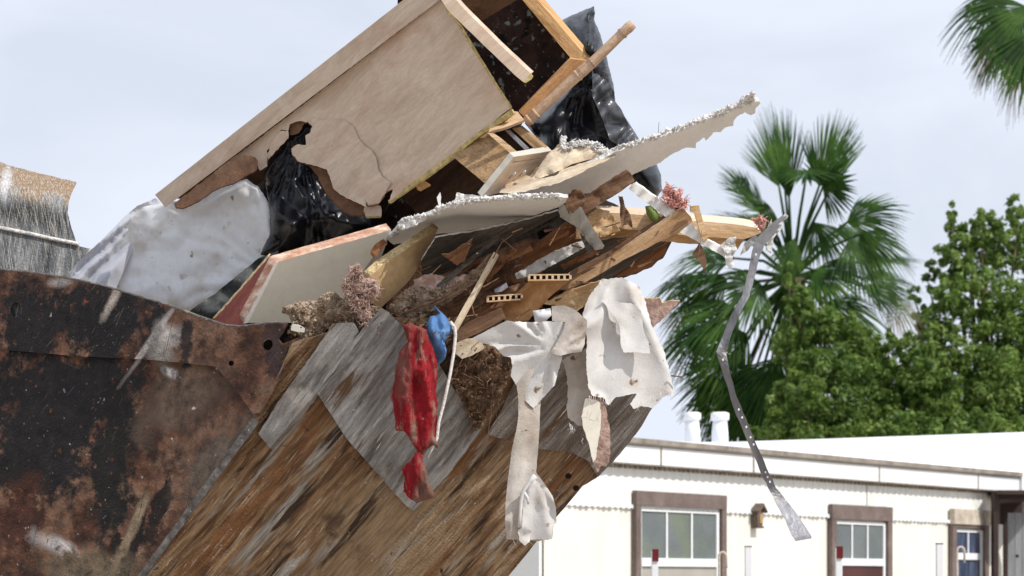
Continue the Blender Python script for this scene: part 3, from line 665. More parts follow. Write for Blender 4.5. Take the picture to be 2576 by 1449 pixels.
# ------------------------------------------------------------------ boards on the left
o = patch('red_board', [(538, 804), (600, 735), (682, 640), (699, 655), (650, 745), (618, 818), (575, 822)], planefit([(540, 800, 10.25), (690, 640, 10.1), (620, 815, 9.98)]), m_red, None, thick=(-4, -3, .02), step=16, jag=1, edge_m=m_osbedge)
tag(o, 'dark red painted board standing edge on beside the beige laminate board', 'board')
lam_d = planefit([(618, 812, 9.92), (697, 660, 9.86), (984, 579, 10.08)])
o = patch('laminate_board', [(613, 812), (692, 662), (700, 658), (860, 613), (984, 578), (962, 640), (940, 720), (860, 790), (740, 812)], lam_d, m_lam, None, thick=(-13, -16, .03), step=24, edge_m=m_lamedge, jag=.9)
tag(o, 'smooth beige laminate board with a chipped pink top edge leaning in the bucket mouth', 'board')
patch('edge_banding', [(612, 814), (690, 664), (700, 660), (624, 812)], lambda x, y: lam_d(x, y) - .004, m_dry, o, thick=(0, 0, .006), step=14)
o = patch('particle_board', [(932, 694), (960, 668), (1103, 573), (1082, 620), (1040, 692), (1020, 716), (955, 778), (930, 756)], planefit([(940, 750, 9.80), (960, 668, 9.78), (1103, 573, 9.92)]), m_osb, None, thick=(-15, -12, .03), step=18, jag=.8, edge_m=m_osbedge)
tag(o, 'short yellow particle board with a crumbly sawn edge right of the beige board', 'board')
# broken lump of lath between the two boards
o = patch('wood_chip', zD((2150, 1250), (2200, 1190), (2270, 1150), (2300, 1190), (2230, 1270), (2180, 1330), (2150, 1290)), 9.80, m_w_red, None, thick=(0, 0, .02), step=7, jag=1.5, relief=rough_n(14, .01, 3))
tag(o, 'small splintered orange-brown wood chip between beige board and particle board', 'wood chip')

# ------------------------------------------------------------------ drywall
spike_d = planefit([(1300, 487, 9.86), (1577, 430, 9.93), (1600, 380, 9.78), (1905, 270, 9.96), (1880, 300, 10.02)])
o = patch('drywall_piece', zF((60, 938), (250, 890), (480, 800), (740, 680), (880, 600), (1060, 535), (1280, 465), (1480, 395), (1700, 300), (1900, 220), (2030, 180), (2080, 175), (2090, 195), (2050, 230), (2045, 275), (2010, 290), (1960, 265), (1900, 300), (1870, 340), (1865, 380),
      (1800, 390), (1760, 430), (1700, 430), (1685, 455), (1640, 500), (1630, 470), (1560, 520), (1555, 565), (1480, 555), (1380, 600), (1300, 650), (1270, 680), (1180, 715), (1080, 760), (1000, 800), (850, 870), (690, 935), (500, 935), (300, 945)),
      spike_d, m_dry, None, thick=(-4, -11, .012), step=18, jag=1.5, edge_m=m_dryedge, relief=rough_n(60, .006, 4), seed=12, estep=4)
tag(o, 'long white drywall spike pointing up right, its crumbled edge catching the sun', 'drywall')
V, F = merge([crumbs_geo(zF((860, 560), (1060, 500), (1480, 350), (1900, 190), (2030, 100), (2060, 180), (1480, 400), (1060, 545), (860, 610)), lambda x, y: spike_d(x, y) - .003, 300, .002, .011, 3, .006),
              crumbs_geo(zF((1900, 190), (2030, 95), (2035, 140), (1960, 200)), lambda x, y: spike_d(x, y), 120, .006, .012, 4, .01)])
link('gypsum_crumbs', V, F, m_dryedge, o, False)
curl_out = zF((200, 825), (330, 620), (440, 520), (445, 465), (475, 462), (485, 520), (560, 503), (640, 492), (740, 512), (820, 565), (860, 590), (760, 640), (640, 665), (540, 690), (440, 745), (300, 800))
curl_d = planefit([(1340, 452, 9.84), (1410, 345, 9.96), (1530, 385, 9.88)])
o = patch('drywall_piece', curl_out, curl_d, m_drybeige, None, thick=(-1, -3, .014), step=10, jag=1.4, edge_m=m_dryedge, dome=(.02, 30), relief=rough_n(25, .012, 4), seed=13)
tag(o, 'curled beige drywall scrap with crumbled white rim behind the foot of the spike', 'drywall')
V, F = crumbs_geo(zF((440, 470), (480, 462), (490, 520), (640, 492), (760, 515), (860, 590), (800, 610), (700, 565), (600, 545), (480, 580), (450, 540)), lambda x, y: curl_d(x, y) - .02, 260, .004, .010, 7, .012)
link('gypsum_crumbs', V, F, m_dryedge, o)
o = patch('torn_board', zF((-60, 930), (0, 860), (160, 790), (230, 815), (270, 820), (410, 790), (500, 690), (620, 650), (760, 610), (870, 600), (900, 625), (740, 700), (560, 790), (420, 850), (200, 905), (60, 935)), planefit([(1260, 480, 9.78), (1540, 390, 9.86), (1400, 430, 9.86)]),
      m_drybeige, None, thick=(0, -2, .02), step=9, jag=2.4, relief=rough_n(18, .014, 2), seed=14,
      holes=[zF((250, 805), (300, 770), (400, 715), (412, 735), (390, 775), (300, 812))])
tag(o, 'ragged tan torn board with a slot-shaped gap lying along the foot of the spike', 'torn board')
o = patch('torn_board', zF((150, 830), (330, 640), (450, 560), (700, 560), (860, 600), (900, 640), (700, 760), (420, 860)), 9.97, m_drybeige, None, thick=(0, -2, .015), step=12, jag=2, relief=rough_n(30, .01, 4))
tag(o, 'tan board fragment in shade behind the curled drywall scrap', 'torn board')
bent_d = lambda x, y: 9.80 + .0000012 * (x - 1150) ** 2 + .0001 * (x - 1150) - .0042 * (560 - y) + .006 * max(0, y - 520 - max(0, 1150 - x) * .35)
bent = zE((190, 1380), (370, 1140), (640, 1090), (900, 975), (1230, 880), (1580, 850), (1900, 830), (2415, 820), (2520, 830), (2480, 900), (2380, 960), (2000, 1090), (1500, 1210), (1100, 1280), (840, 1300), (700, 1320), (480, 1400), (260, 1440))
o = patch('drywall_sheet', bent, lambda x, y: bent_d(x, y), m_dry, None, thick=(0, -9, .02), step=15, jag=1.6, edge_m=m_dryedge, relief=rough_n(60, .006, 8), seed=15)
tag(o, 'long bent drywall sheet with grey shaded underside spanning the middle of the heap', 'drywall')
V, F = merge([crumbs_geo(zE((190, 1360), (370, 1100), (600, 1060), (870, 950), (1080, 880), (1200, 840), (1580, 820), (1850, 785), (2415, 785), (2415, 850), (1850, 860), (1230, 910), (900, 1010), (640, 1110), (300, 1300)), lambda x, y: bent_d(x, y) - .004, 330, .002, .012, 8, .012)])
link('gypsum_crumbs', V, F, m_dryedge, o)
patch('paper_tear', zE((850, 950), (820, 830), (865, 760), (878, 820), (870, 880), (890, 945)), 9.74, m_dry, o, thick=(0, 0, .003), step=6, jag=.6)
patch('paper_tear', zE((1000, 890), (1060, 850), (1080, 765), (1180, 790), (1280, 790), (1380, 810), (1400, 850), (1200, 870), (1020, 910)), 9.76, m_dryedge, o, thick=(0, 0, .006), step=8, jag=1.6, relief=rough_n(14, .012, 2))
o = patch('vinyl_sheet', [(1060, 655), (1095, 598), (1230, 575), (1330, 552), (1404, 530), (1412, 545), (1340, 592), (1250, 632), (1180, 660), (1110, 690), (1060, 700)], planefit([(1070, 660, 9.86), (1230, 575, 9.86), (1404, 535, 9.93), (1250, 630, 10.0)]), m_w_grey, None,
      thick=(0, -4, .008), step=12, jag=2, relief=add(folds(24, .010, 65, .6, 3), rough_n(20, .006, 2)), edge_m=m_dryedge)
tag(o, 'dark layered grey sheets curving under the long bent drywall sheet', 'sheet')
o = patch('plank', [(1290, 712), (1310, 660), (1350, 612), (1420, 562), (1500, 545), (1480, 600), (1400, 660), (1350, 696)], planefit([(1240, 700, 9.98), (1410, 548, 9.93), (1490, 590, 10.03)]), m_w_red, None, thick=(0, -3, .02), step=18, jag=1.5)
tag(o, 'broad rusty red-brown plank in shade beneath the grey layered sheets', 'plank')
o = patch('plank', [(1330, 715), (1400, 660), (1480, 612), (1575, 590), (1690, 608), (1668, 650), (1600, 690), (1500, 720), (1380, 735)], planefit([(1340, 710, 10.06), (1575, 590, 10.02), (1690, 610, 10.1)]), m_w_grey, None, thick=(0, -3, .02), step=18, jag=1.8)
tag(o, 'wide weathered grey-brown board behind the diagonal stud', 'board')
o = patch('plank', [(1130, 640), (1190, 600), (1170, 655), (1150, 668), (1110, 640)], 9.82, m_w_red, None, thick=(0, -2, .006), step=8, jag=2.2, relief=rough_n(20, .01, 3), edge_m=m_osbedge)
tag(o, 'small torn triangle of red-brown veneer hanging from the grey sheets', 'veneer scrap')
o = patch('plank', zI((1640, 640), (1900, 640), (2415, 380), (2415, 260), (1900, 420)), 9.92, m_w_brown, None, thick=(0, -3, .02), step=14, jag=1.5)
tag(o, 'dark brown board under the pale stick, beside the blue rag', 'board')

# ------------------------------------------------------------------ timber on the right
o = patch('timber_beam', zF((740, 1090), (1000, 1100), (1300, 1130), (1560, 1160), (1900, 1190), (2060, 1215), (2090, 1260), (1960, 1310), (1600, 1290), (1300, 1260), (1000, 1230), (760, 1190)), lambda x, y: 9.90 - .00005 * (x - 1500), m_w_beam, None, thick=(-2, -17, .07), step=26, smooth=False, jag=.8, edge_m=m_w_sunlit)  # sunlit top face put into the paler edge colour
tag(o, 'pale pine beam running level to the right, ending at the metal strap', 'timber beam')
o = patch('timber_board', zF((560, 1310), (760, 1200), (1300, 1268), (1620, 1290), (1960, 1305), (1900, 1400), (1660, 1360), (1310, 1330), (1000, 1290), (740, 1310)), lambda x, y: 9.94, m_w_split, None, thick=(0, -4, .05), step=22, jag=1.2, smooth=False)
tag(o, 'orange pine board just beneath the level pine beam', 'board')
o = patch('timber_stud', [(1400, 728), (1440, 693), (1534, 644), (1640, 572), (1702, 531), (1721, 525), (1738, 545), (1742, 556), (1733, 568), (1640, 618), (1580, 648), (1500, 695), (1430, 730)], lambda x, y: 9.84 - .0001 * (x - 1500), m_w_stud, None, thick=(-6, -9, .06), step=22, jag=1.5, smooth=False, edge_m=m_w_sunlit)
tag(o, 'weathered orange-brown stud crossing diagonally below the pink insulation', 'timber stud')
patch('shaded_side', [(1400, 716), (1440, 680), (1534, 630), (1640, 560), (1700, 524), (1714, 522), (1640, 574), (1534, 645), (1440, 696), (1402, 728)], 9.835, m_w_brown, o, thick=(0, 0, .02), step=18, jag=1.2)  # shade on the stud's upper face, painted with darker wood
o = patch('timber_stud', [(1540, 702), (1600, 660), (1680, 610), (1672, 640), (1640, 672), (1590, 690)], 9.98, m_w_red, None, thick=(0, -3, .03), step=16, jag=1.4)
tag(o, 'dark reddish broken board end pointing down right beneath the diagonal stud', 'board')
o = patch('dark_joist', zF((990, 748), (1020, 770), (1055, 830), (940, 920), (800, 1000), (640, 1115), (560, 1180), (560, 1080), (630, 990), (800, 870)), lambda x, y: 9.82, m_w_brown, None, thick=(-2, -4, .05), step=16, jag=1.8, relief=rough_n(30, .012, 3))
tag(o, 'charred dark brown joist jutting out under the drywall spike', 'joist')
o = patch('corner_strip', zF((1005, 895), (1030, 860), (1060, 845), (1160, 920), (1270, 995), (1390, 1080), (1310, 1130), (1250, 1085), (1180, 1030), (1080, 960)), 9.83, m_dry, None, thick=(3, -3, .006), step=9, jag=1.4, relief=folds(30, .01, 50, .6, 2))
tag(o, 'bent white corner strip left of the pink insulation', 'metal strip')
o = patch('corner_strip', zF((1425, 1255), (1510, 1185), (1570, 1250), (1660, 1320), (1800, 1395), (1860, 1449), (1830, 1500), (1780, 1449), (1640, 1370), (1500, 1290)), 9.80, m_dry, None, thick=(2, -3, .006), step=9, jag=1.4, relief=folds(30, .01, 50, .6, 2))
tag(o, 'long drooping white strip under the level pine beam', 'drywall strip')
for i, (q, mm) in enumerate([(zF((1760, 1360), (1830, 1300), (1890, 1290), (1880, 1340), (1900, 1400), (1850, 1460), (1800, 1420)), m_dryedge), (zF((1800, 1440), (1860, 1450), (1870, 1520), (1840, 1560), (1800, 1510)), m_dry),
                             (zF((1960, 1340), (2050, 1270), (2070, 1300), (1990, 1400), (1920, 1449)), m_greystrip)]):
    o = patch('paper_scrap', q, 9.79, mm, None, thick=(0, 0, .004), step=7, jag=2, relief=rough_n(16, .014, i + 1))
    tag(o, ['fluffy white torn paper scrap at the low end of the drooping strip', 'small white paper shred dangling lowest under the drooping strip', 'grey paper shred between pine beam end and metal strap'][i], 'paper scrap')
o = patch('wood_strip', zF((1513, 1040), (1585, 1035), (1590, 1062), (1620, 1170), (1660, 1310), (1618, 1330), (1580, 1210), (1550, 1100), (1515, 1085)), 9.78, m_w_split, None, thick=(-2, -1, .015), step=9, jag=.6, smooth=False)
tag(o, 'short upright pine stick nailed across the level beam', 'wood stick')
o = patch('tape_strip', zF((420, 1010), (450, 1000), (540, 1100), (610, 1040), (690, 1180), (805, 1365), (790, 1390), (725, 1400), (640, 1290), (560, 1200), (440, 1130)), planefit([(1410, 520, 9.80), (1520, 620, 9.74), (1460, 580, 9.80)]), m_greystrip, None, thick=(0, 0, .003), step=8, jag=1, relief=folds(30, .014, 35, .6, 3))
tag(o, 'grey paper tape twisting down in front of the joist', 'paper tape')
o = patch('tape_strip', zF((600, 1250), (640, 1290), (720, 1400), (705, 1425), (670, 1425), (620, 1320)), 9.80, m_w_grey, None, thick=(0, 0, .004), step=7, jag=1)
tag(o, 'short brown strip end behind the grey paper tape', 'wood strip')
o = patch('torn_paper', zF((918, 955), (955, 960), (975, 1045), (1020, 1110), (1040, 1225), (1000, 1190), (945, 1205), (930, 1110), (935, 1030)), 9.80, m_w_brown, None, thick=(0, 0, .004), step=7, jag=1.2, relief=folds(14, .008, 10, .6, 3))
tag(o, 'torn brown paper flap hanging from the charred joist', 'torn paper')
o = patch('fruit', zF((1140, 1040), (1190, 1030), (1240, 1080), (1262, 1120), (1250, 1165), (1225, 1180), (1180, 1150), (1150, 1100)), 9.84, m_green, None, dome=(.03, 14), step=6)
tag(o, 'mossy green lump tucked under the corner strip', 'green lump')
def fluff(name, outline, Y, m, n, seed, size=.012, bulge=.04):
    ob = patch(name, outline, Y, m, None, dome=(bulge, 18), step=6, jag=3, relief=add(rough_n(9, .016, seed), crumple(12, .02, seed)), seed=seed)
    V, F = crumbs_geo(outline, Y - bulge * .8, n, size * .5, size, seed, .02)
    rf = random.Random(seed * 7)
    xs_ = [p[0] for p in outline]; ys_ = [p[1] for p in outline]; GG = [(V, F)]; q_ = 0
    while q_ < n * 2:
        x, y = rf.uniform(min(xs_), max(xs_)), rf.uniform(min(ys_), max(ys_))
        if not pip(x, y, outline): continue
        q_ += 1; a_ = rf.uniform(0, 6.28); c_ = rf.uniform(-1.5, 1.5); L_ = size * A / A * rf.uniform(1, 2.8)
        p_ = P(x, y, Y - bulge - rf.uniform(0, .015)); pts = [p_]
        for st in range(3):
            pts.append(pts[-1] + Vector((math.cos(a_), rf.uniform(-.6, .6), math.sin(a_))) * L_ / 3); a_ += c_
        GG.append(tube_geo(pts, [.0016, .0014, .0011, .0006], 4))
    V, F = merge(GG)
    k = len(ob.data.vertices)
    me = ob.data; bm = bmesh.new(); bm.from_mesh(me); og = ORG[ob.name]
    vv = [bm.verts.new(v - og) for v in V]
    for f in F:
        fa = bm.faces.new([vv[i] for i in f]); fa.smooth = True
    bm.to_mesh(me); bm.free()
    return ob
o = fluff('insulation', zF((1285, 905), (1310, 890), (1330, 860), (1362, 870), (1365, 915), (1400, 920), (1440, 895), (1450, 940), (1430, 965), (1490, 1000), (1480, 1050), (1440, 1072), (1390, 1060), (1340, 1040), (1300, 985)), 9.86, m_insul, 60, 3)
tag(o, 'fluffy pink insulation clump above the diagonal stud', 'insulation')
o = fluff('insulation', zF((2010, 1145), (2060, 1130), (2085, 1120), (2140, 1160), (2125, 1200), (2110, 1235), (2080, 1245), (2070, 1200)), 9.80, m_insul, 30, 4, .008, .02)
tag(o, 'small pink insulation tuft at the end of the level pine beam', 'insulation')
o = fluff('insulation', [(860, 725), (866, 700), (880, 672), (898, 662), (912, 680), (916, 700), (940, 700), (956, 722), (952, 748), (928, 760), (935, 790), (930, 822), (915, 822), (903, 798), (885, 768), (868, 748)], 9.72, m_insul_dirty, 120, 5, .010, .04)
tag(o, 'muddy pinkish insulation wad hanging over the bucket lip', 'insulation')

# hanging strap
strap_rows = [(1976, 541, 9.80, 8, .0, 40), (1958, 560, 9.79, 18, .02, 40), (1934, 585, 9.78, 26, .03, 35), (1910, 612, 9.76, 27, .03, 20), (1899, 650, 9.75, 21, .02, 10), (1888, 700, 9.745, 19, .012, 10), (1876, 745, 9.74, 18, .0, 15), (1850, 790, 9.73, 18, -.03, 25), (1826, 852, 9.72, 20, -.02, 22), (1814, 886, 9.72, 25, .02, 5),
              (1824, 925, 9.73, 19, -.03, -15), (1843, 990, 9.74, 15, -.035, -15), (1853, 1022, 9.74, 19, -.03, -15), (1876, 1075, 9.74, 18, -.035, -20), (1903, 1140, 9.74, 18, -.035, -20), (1929, 1200, 9.73, 19, -.03, -28), (1945, 1232, 9.73, 18, .0, -30), (1962, 1258, 9.73, 26, .03, -30), (1990, 1302, 9.72, 34, .05, -28), (2014, 1344, 9.71, 44, .05, -14), (2022, 1358, 9.71, 42, .05, -10)]
o = ribbon('metal_strap', strap_rows, m_strap, None, th=.0018, sub=3, smooth=False, wav=2.2)
tag(o, 'long bent perforated metal strap dangling from the right tip of the heap', 'metal strap')
m_hole = mat('strap_hole_light', [(.3, (.75, .75, .75)), (.7, (.85, .85, .85))], grain=0, scale=10, rough=.6, bump=0)  # white dots paint the brightness showing through the strap's holes
for hy in (640, 905, 1030, 1050, 1074, 1100, 1118, 1188, 1200, 1212):
    k_ = next(q for q in range(len(strap_rows) - 1) if strap_rows[q + 1][1] >= hy); a_, b_ = strap_rows[k_], strap_rows[k_ + 1]
    hx = a_[0] + (b_[0] - a_[0]) * (hy - a_[1]) / (b_[1] - a_[1]) + (2 if hy > 1000 else 0)
    patch('rivet', [(hx + 2.4 * math.cos(t), hy + 3.2 * math.sin(t)) for t in np.linspace(0, 5.5, 8)], 9.722 if hy > 900 else 9.735, m_hole, o, thick=(0, 0, .004), step=6)
o = patch('torn_foil', zF((2130, 1250), (2180, 1140), (2190, 1200), (2290, 1100), (2320, 1120), (2250, 1200), (2275, 1210), (2200, 1300), (2175, 1430), (2130, 1400), (2150, 1330)), 9.80, m_dryedge, None, thick=(0, 0, .004), step=7, jag=1.8, relief=rough_n(16, .012, 4))
tag(o, 'ragged pale foil scrap clinging behind the top of the metal strap', 'foil scrap')

# ------------------------------------------------------------------ hollow boards, planks above the cloths
hb = patch('hollow_board', [(1262, 772), (1300, 738), (1326, 715), (1340, 702), (1424, 700), (1436, 702), (1424, 714), (1385, 745), (1330, 806), (1270, 810)], planefit([(1270, 800, 9.86), (1436, 702, 9.78), (1340, 702, 9.80)]), m_hollow, None, thick=(0, -3, .012), step=14, jag=.8)
tag(hb, 'brown hollow-core board with a row of open cells along its upper edge', 'hollow board')
def cells(par, x0, y0, x1, y1, h, n, Y):
    G = []
    def quad(xa, ya, xb, yb, hh):
        a, b = P(xa, ya, Y), P(xb, yb, Y)
        return box_geo(a, b - a, Vector((0, .03, 0)), Vector((0, 0, -hh * A * Y)))
    G.append(quad(x0, y0, x1, y1, 3)); G.append(quad(x0 - 2, y0 + h - 1, x1 - 2, y1 + h - 1, 3))
    for i in range(n + 1):
        t = i / n; x = x0 + (x1 - x0) * t; y = y0 + (y1 - y0) * t
        G.append(quad(x - 2, y + 3.2, x + 4, y + 3.4, h - 4.4))
    V, F = merge(G); link('cell_row', V, F, m_w_beam, par)
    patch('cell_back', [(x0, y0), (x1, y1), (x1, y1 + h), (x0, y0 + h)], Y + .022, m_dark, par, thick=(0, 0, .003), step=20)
cells(hb, 1330, 690, 1434, 689, 14, 7, 9.765)
hb2 = patch('hollow_board', [(1150, 790), (1200, 765), (1225, 752), (1310, 745), (1300, 762), (1262, 772), (1265, 790), (1200, 806), (1145, 815)], 9.85, m_w_red, None, thick=(0, -3, .015), step=14, jag=1)
tag(hb2, 'red-brown hollow-core board fragment with small open cells, behind the pale stick', 'hollow board')
cells(hb2, 1226, 744, 1312, 738, 14, 6, 9.80)
o = patch('plank', [(1145, 835), (1185, 812), (1262, 775), (1274, 800), (1215, 832), (1146, 865)], 9.80, m_w_brown, None, thick=(-2, -5, .03), step=14, jag=1.2)
tag(o, 'short dark brown plank end just above the white cloths', 'plank')
o = patch('split_plank', [(1368, 765), (1420, 735), (1510, 706), (1514, 722), (1486, 742), (1478, 762), (1452, 784), (1400, 768)], planefit([(1370, 765, 9.82), (1510, 706, 9.84), (1450, 780, 9.88)]), m_w_split, None, thick=(0, -3, .025), step=11, jag=2.4, relief=folds(14, .005, 75, .8, 2))
tag(o, 'split yellow plank with splintered right end above the white cloths', 'plank')
beam('stick', (1248, 640, 9.78), (1142, 832, 9.70), .017, .014, 20, m_w_stick, None, segs=10, wob=.001)
tag(bpy.data.objects['stick'], 'pale straight wooden stick slanting down to the white cord', 'wood stick')
o = patch('grey_bracket', zK((370, 210), (480, 150), (495, 185), (440, 225), (380, 235)), 9.80, m_strap, None, thick=(0, -2, .015), step=8)
tag(o, 'small grey metal bracket lying above the hollow boards', 'bracket')
o = patch('white_block', zK((720, 400), (880, 375), (890, 440), (830, 500), (740, 500)), 9.80, m_white, None, thick=(0, 0, .03), step=9, dome=(.02, 14))
tag(o, 'small white foam block wedged between the cloths and hollow board', 'foam block')
o = patch('board_fragment', zK((1720, 290), (1870, 285), (1890, 330), (1960, 310), (2052, 312), (1940, 430), (1810, 555), (1770, 480)), 9.96, m_insul_dirty, None, thick=(0, -2, .012), step=11, jag=2, edge_m=m_osbedge)
tag(o, 'pinkish brown broken board corner sticking out right of the big white cloth', 'board')
o = patch('board_fragment', zK((20, 700), (120, 660), (255, 650), (280, 740), (180, 800), (80, 835), (25, 790)), 9.78, m_drybeige, None, thick=(0, -2, .012), step=11, jag=2)
tag(o, 'dirty cream board scrap behind the white cord', 'board')

# ------------------------------------------------------------------ mud and roots
m1 = zI((380, 300), (375, 255), (400, 240), (520, 205), (600, 190), (690, 180), (780, 120), (860, 105), (940, 170), (1000, 230), (1100, 260), (1200, 230), (1280, 245), (1230, 300), (1180, 350), (1120, 440), (1020, 395), (840, 400), (780, 450), (740, 520), (640, 620), (580, 640), (520, 520), (430, 480), (470, 400), (440, 320))
def mud(name, out_, Y, m, lab, seed, n, bulge=.06, cr=.010):
    ob = patch(name, out_, Y, m, None, dome=(bulge, 26), step=8, jag=3.5, relief=add(rough_n(22, .02, seed), rough_n(7, .010, seed + 1)), seed=seed)
    tag(ob, lab, 'dirt', kind='stuff')
    dd = planefit(Y) if isinstance(Y, list) else (Y if callable(Y) else (lambda x, y: Y))
    V, F = crumbs_geo(out_, lambda x, y: dd(x, y) - bulge * .85, n, cr * .35, cr, seed, .02)
    og = ORG[ob.name]; bm = bmesh.new(); bm.from_mesh(ob.data); vv = [bm.verts.new(v - og) for v in V]
    for f in F: bm.faces.new([vv[i] for i in f])
    bm.to_mesh(ob.data); bm.free(); return ob
mud('mud', m1, 9.80, m_mud, 'dried crumbly mud caked on the bucket lip', 3, 420)
mud('mud', zI((420, 480), (520, 500), (600, 560), (700, 560), (640, 700), (560, 840), (430, 960), (330, 1020), (400, 880), (480, 740), (530, 620)), lambda x, y: 9.80, m_root, 'dark mud smeared beside the narrow wear plate', 6, 160, .02, .006)
mud('mud', [(978, 775), (1000, 745), (1030, 722), (1052, 712), (1085, 725), (1160, 700), (1232, 650), (1248, 640), (1240, 662), (1200, 705), (1130, 760), (1060, 800), (1078, 825), (1020, 812)], 9.84, m_mud, 'crumbly mud and lath bits right of the particle board', 4, 420, .05, .009)
mud('root_ball', [(1140, 895), (1200, 860), (1270, 880), (1288, 930), (1262, 990), (1235, 1030), (1215, 1075), (1196, 1085), (1175, 1040), (1152, 990), (1128, 940)], lambda x, y: shell_d(x, y) - .05, m_root, 'reddish brown tangle of roots and dirt on the bucket edge', 5, 380, .05, .008)
twg = []
for i in range(46):
    x, y = random.uniform(1145, 1275), random.uniform(870, 1060)
    a = random.uniform(0, 6.3); L = random.uniform(12, 40)
    Y0 = 9.80
    pts = [P(x + math.cos(a) * L * t + 4 * math.sin(t * 5 + i), y + math.sin(a) * L * t + 8 * t * t, Y0 - .02 * math.sin(t * 3)) for t in (0, .33, .66, 1)]
    twg.append(tube_geo(pts, [.0016, .0013, .001, .0005], 5))
V, F = merge(twg); o = link('root_fibres', V, F, m_twig); tag(o, 'thin brown root fibres tangled in the reddish root ball', 'roots', kind='stuff')
for i, (pts, r_, lab) in enumerate([([(1232, 640), (1190, 690), (1120, 745), (1010, 790)], .004, 'long thin brown lath running along the mud right of the particle board'),
        ([(1290, 590), (1262, 610), (1240, 650)], .0018, 'fine brown twig curling over the grey layered sheets'),
        ([(1262, 600), (1300, 632)], .0018, 'short straight twig crossing the red-brown plank'),
        ([(1182, 730), (1186, 762), (1192, 790), (1205, 800)], .0022, 'bent brown twig hooked over the pale stick'),
        ([(1658, 307), (1656, 334)], .0009, 'hair-thin wire standing up from the drywall spike'),
        ([(1241, 950), (1236, 1040), (1222, 1125), (1208, 1178)], .0009, 'very thin fibre hanging from the root ball'),
        ([(1765, 580), (1758, 640), (1748, 660)], .0012, 'thin thread hanging from the short upright pine stick'),
        ([(1688, 945), (1716, 948)], .0025, 'small splinter poking out right of the big cloth'),
        ([(1216, 700), (1150, 735), (1085, 770)], .004, 'dark split lath above the blue rag')]):
    o = ptube('twig', [(x, y, 9.76) for x, y in pts], r_, m_twig, None, 6); tag(o, lab, 'twig')
o = patch('wood_strip', [(1741, 640), (1758, 610), (1770, 625), (1778, 660), (1772, 685), (1762, 660), (1750, 650)], 9.80, m_w_brown, None, thick=(0, 0, .006), step=6, jag=1.5)
tag(o, 'brown paper shred dangling below the pine beam', 'paper shred')

def splinters(name, region, depth, n, ang, L, w_, m, lab, seed, kind_cat='splinters'):
    rnd = random.Random(seed); xs = [p[0] for p in region]; ys = [p[1] for p in region]; G = []
    while len(G) < n:
        x, y = rnd.uniform(min(xs), max(xs)), rnd.uniform(min(ys), max(ys))
        if not pip(x, y, region): continue
        a = R(rnd.gauss(ang, 24)); l_ = rnd.uniform(L[0], L[1]) * rnd.uniform(.4, 1); Y = depth(x, y) - rnd.uniform(0, .05)
        p0 = P(x, y, Y); p1 = P(x + math.cos(a) * l_, y - math.sin(a) * l_, Y + rnd.uniform(-.04, .04))
        d = p1 - p0; s_ = d.cross(Vector((rnd.uniform(-.4, .4), 1, rnd.uniform(-.4, .4)))).normalized() * rnd.uniform(w_[0], w_[1]); u = d.cross(s_).normalized() * .003
        k = rnd.uniform(.1, .7)
        V = [p0 - s_, p0 + s_ * .8 - d * .06, p1 + s_ * k, p1 - s_ * .3 + d * .07]; V = V + [v + u for v in V]
        G.append((V, [(0, 1, 2, 3), (7, 6, 5, 4), (0, 4, 5, 1), (1, 5, 6, 2), (2, 6, 7, 3), (3, 7, 4, 0)]))
    V, F = merge(G); o = link(name, V, F, m); tag(o, lab, kind_cat, kind='stuff'); return o
pile = [(1000, 740), (1080, 640), (1230, 600), (1420, 545), (1580, 520), (1700, 560), (1600, 680), (1480, 730), (1330, 800), (1180, 840), (1050, 800)]
splinters('wood_splinters', pile, lambda x, y: 9.86, 34, 32, (14, 70), (.0015, .006), m_w_brown, 'dark brown splinters strewn through the middle of the heap', 3)
splinters('pale_splinters', pile, lambda x, y: 9.84, 10, 34, (14, 60), (.0012, .0035), m_w_split, 'pale yellow wood splinters scattered over the heap', 4)
splinters('lip_splinters', [(720, 780), (900, 730), (1000, 760), (1240, 850), (1270, 900), (1130, 870), (900, 830)], lambda x, y: 9.74, 60, 20, (6, 34), (.001, .004), m_twig, 'straw and thin twigs stuck in the mud on the bucket lip', 6)
rl = random.Random(21)
for q in range(11):
    x, y = [(1120, 700), (1170, 676), (1260, 664), (1300, 640), (1350, 668), (1400, 640), (1225, 780), (1460, 650), (1200, 735), (1380, 610), (1300, 770)][q]
    a_ = R(rl.uniform(22, 48)); L_ = rl.uniform(60, 130); dx, dy = math.cos(a_) * L_ / 2, math.sin(a_) * L_ / 2
    o = beam('broken_lath', (x - dx, y + dy, 9.90 + rl.uniform(-.05, .03)), (x + dx, y - dy, 9.93 + rl.uniform(-.06, .04)), rl.uniform(.009, .022), .006, rl.uniform(-50, 50), rl.choice([m_w_brown, m_w_red, m_w_grey, m_w_red]), None, segs=9, wob=.0022, seed=q)
    tag(o, 'thin splintered dark lath jumbled with others in the shaded middle of the heap', 'lath', 'broken laths jumbled in the middle of the heap')
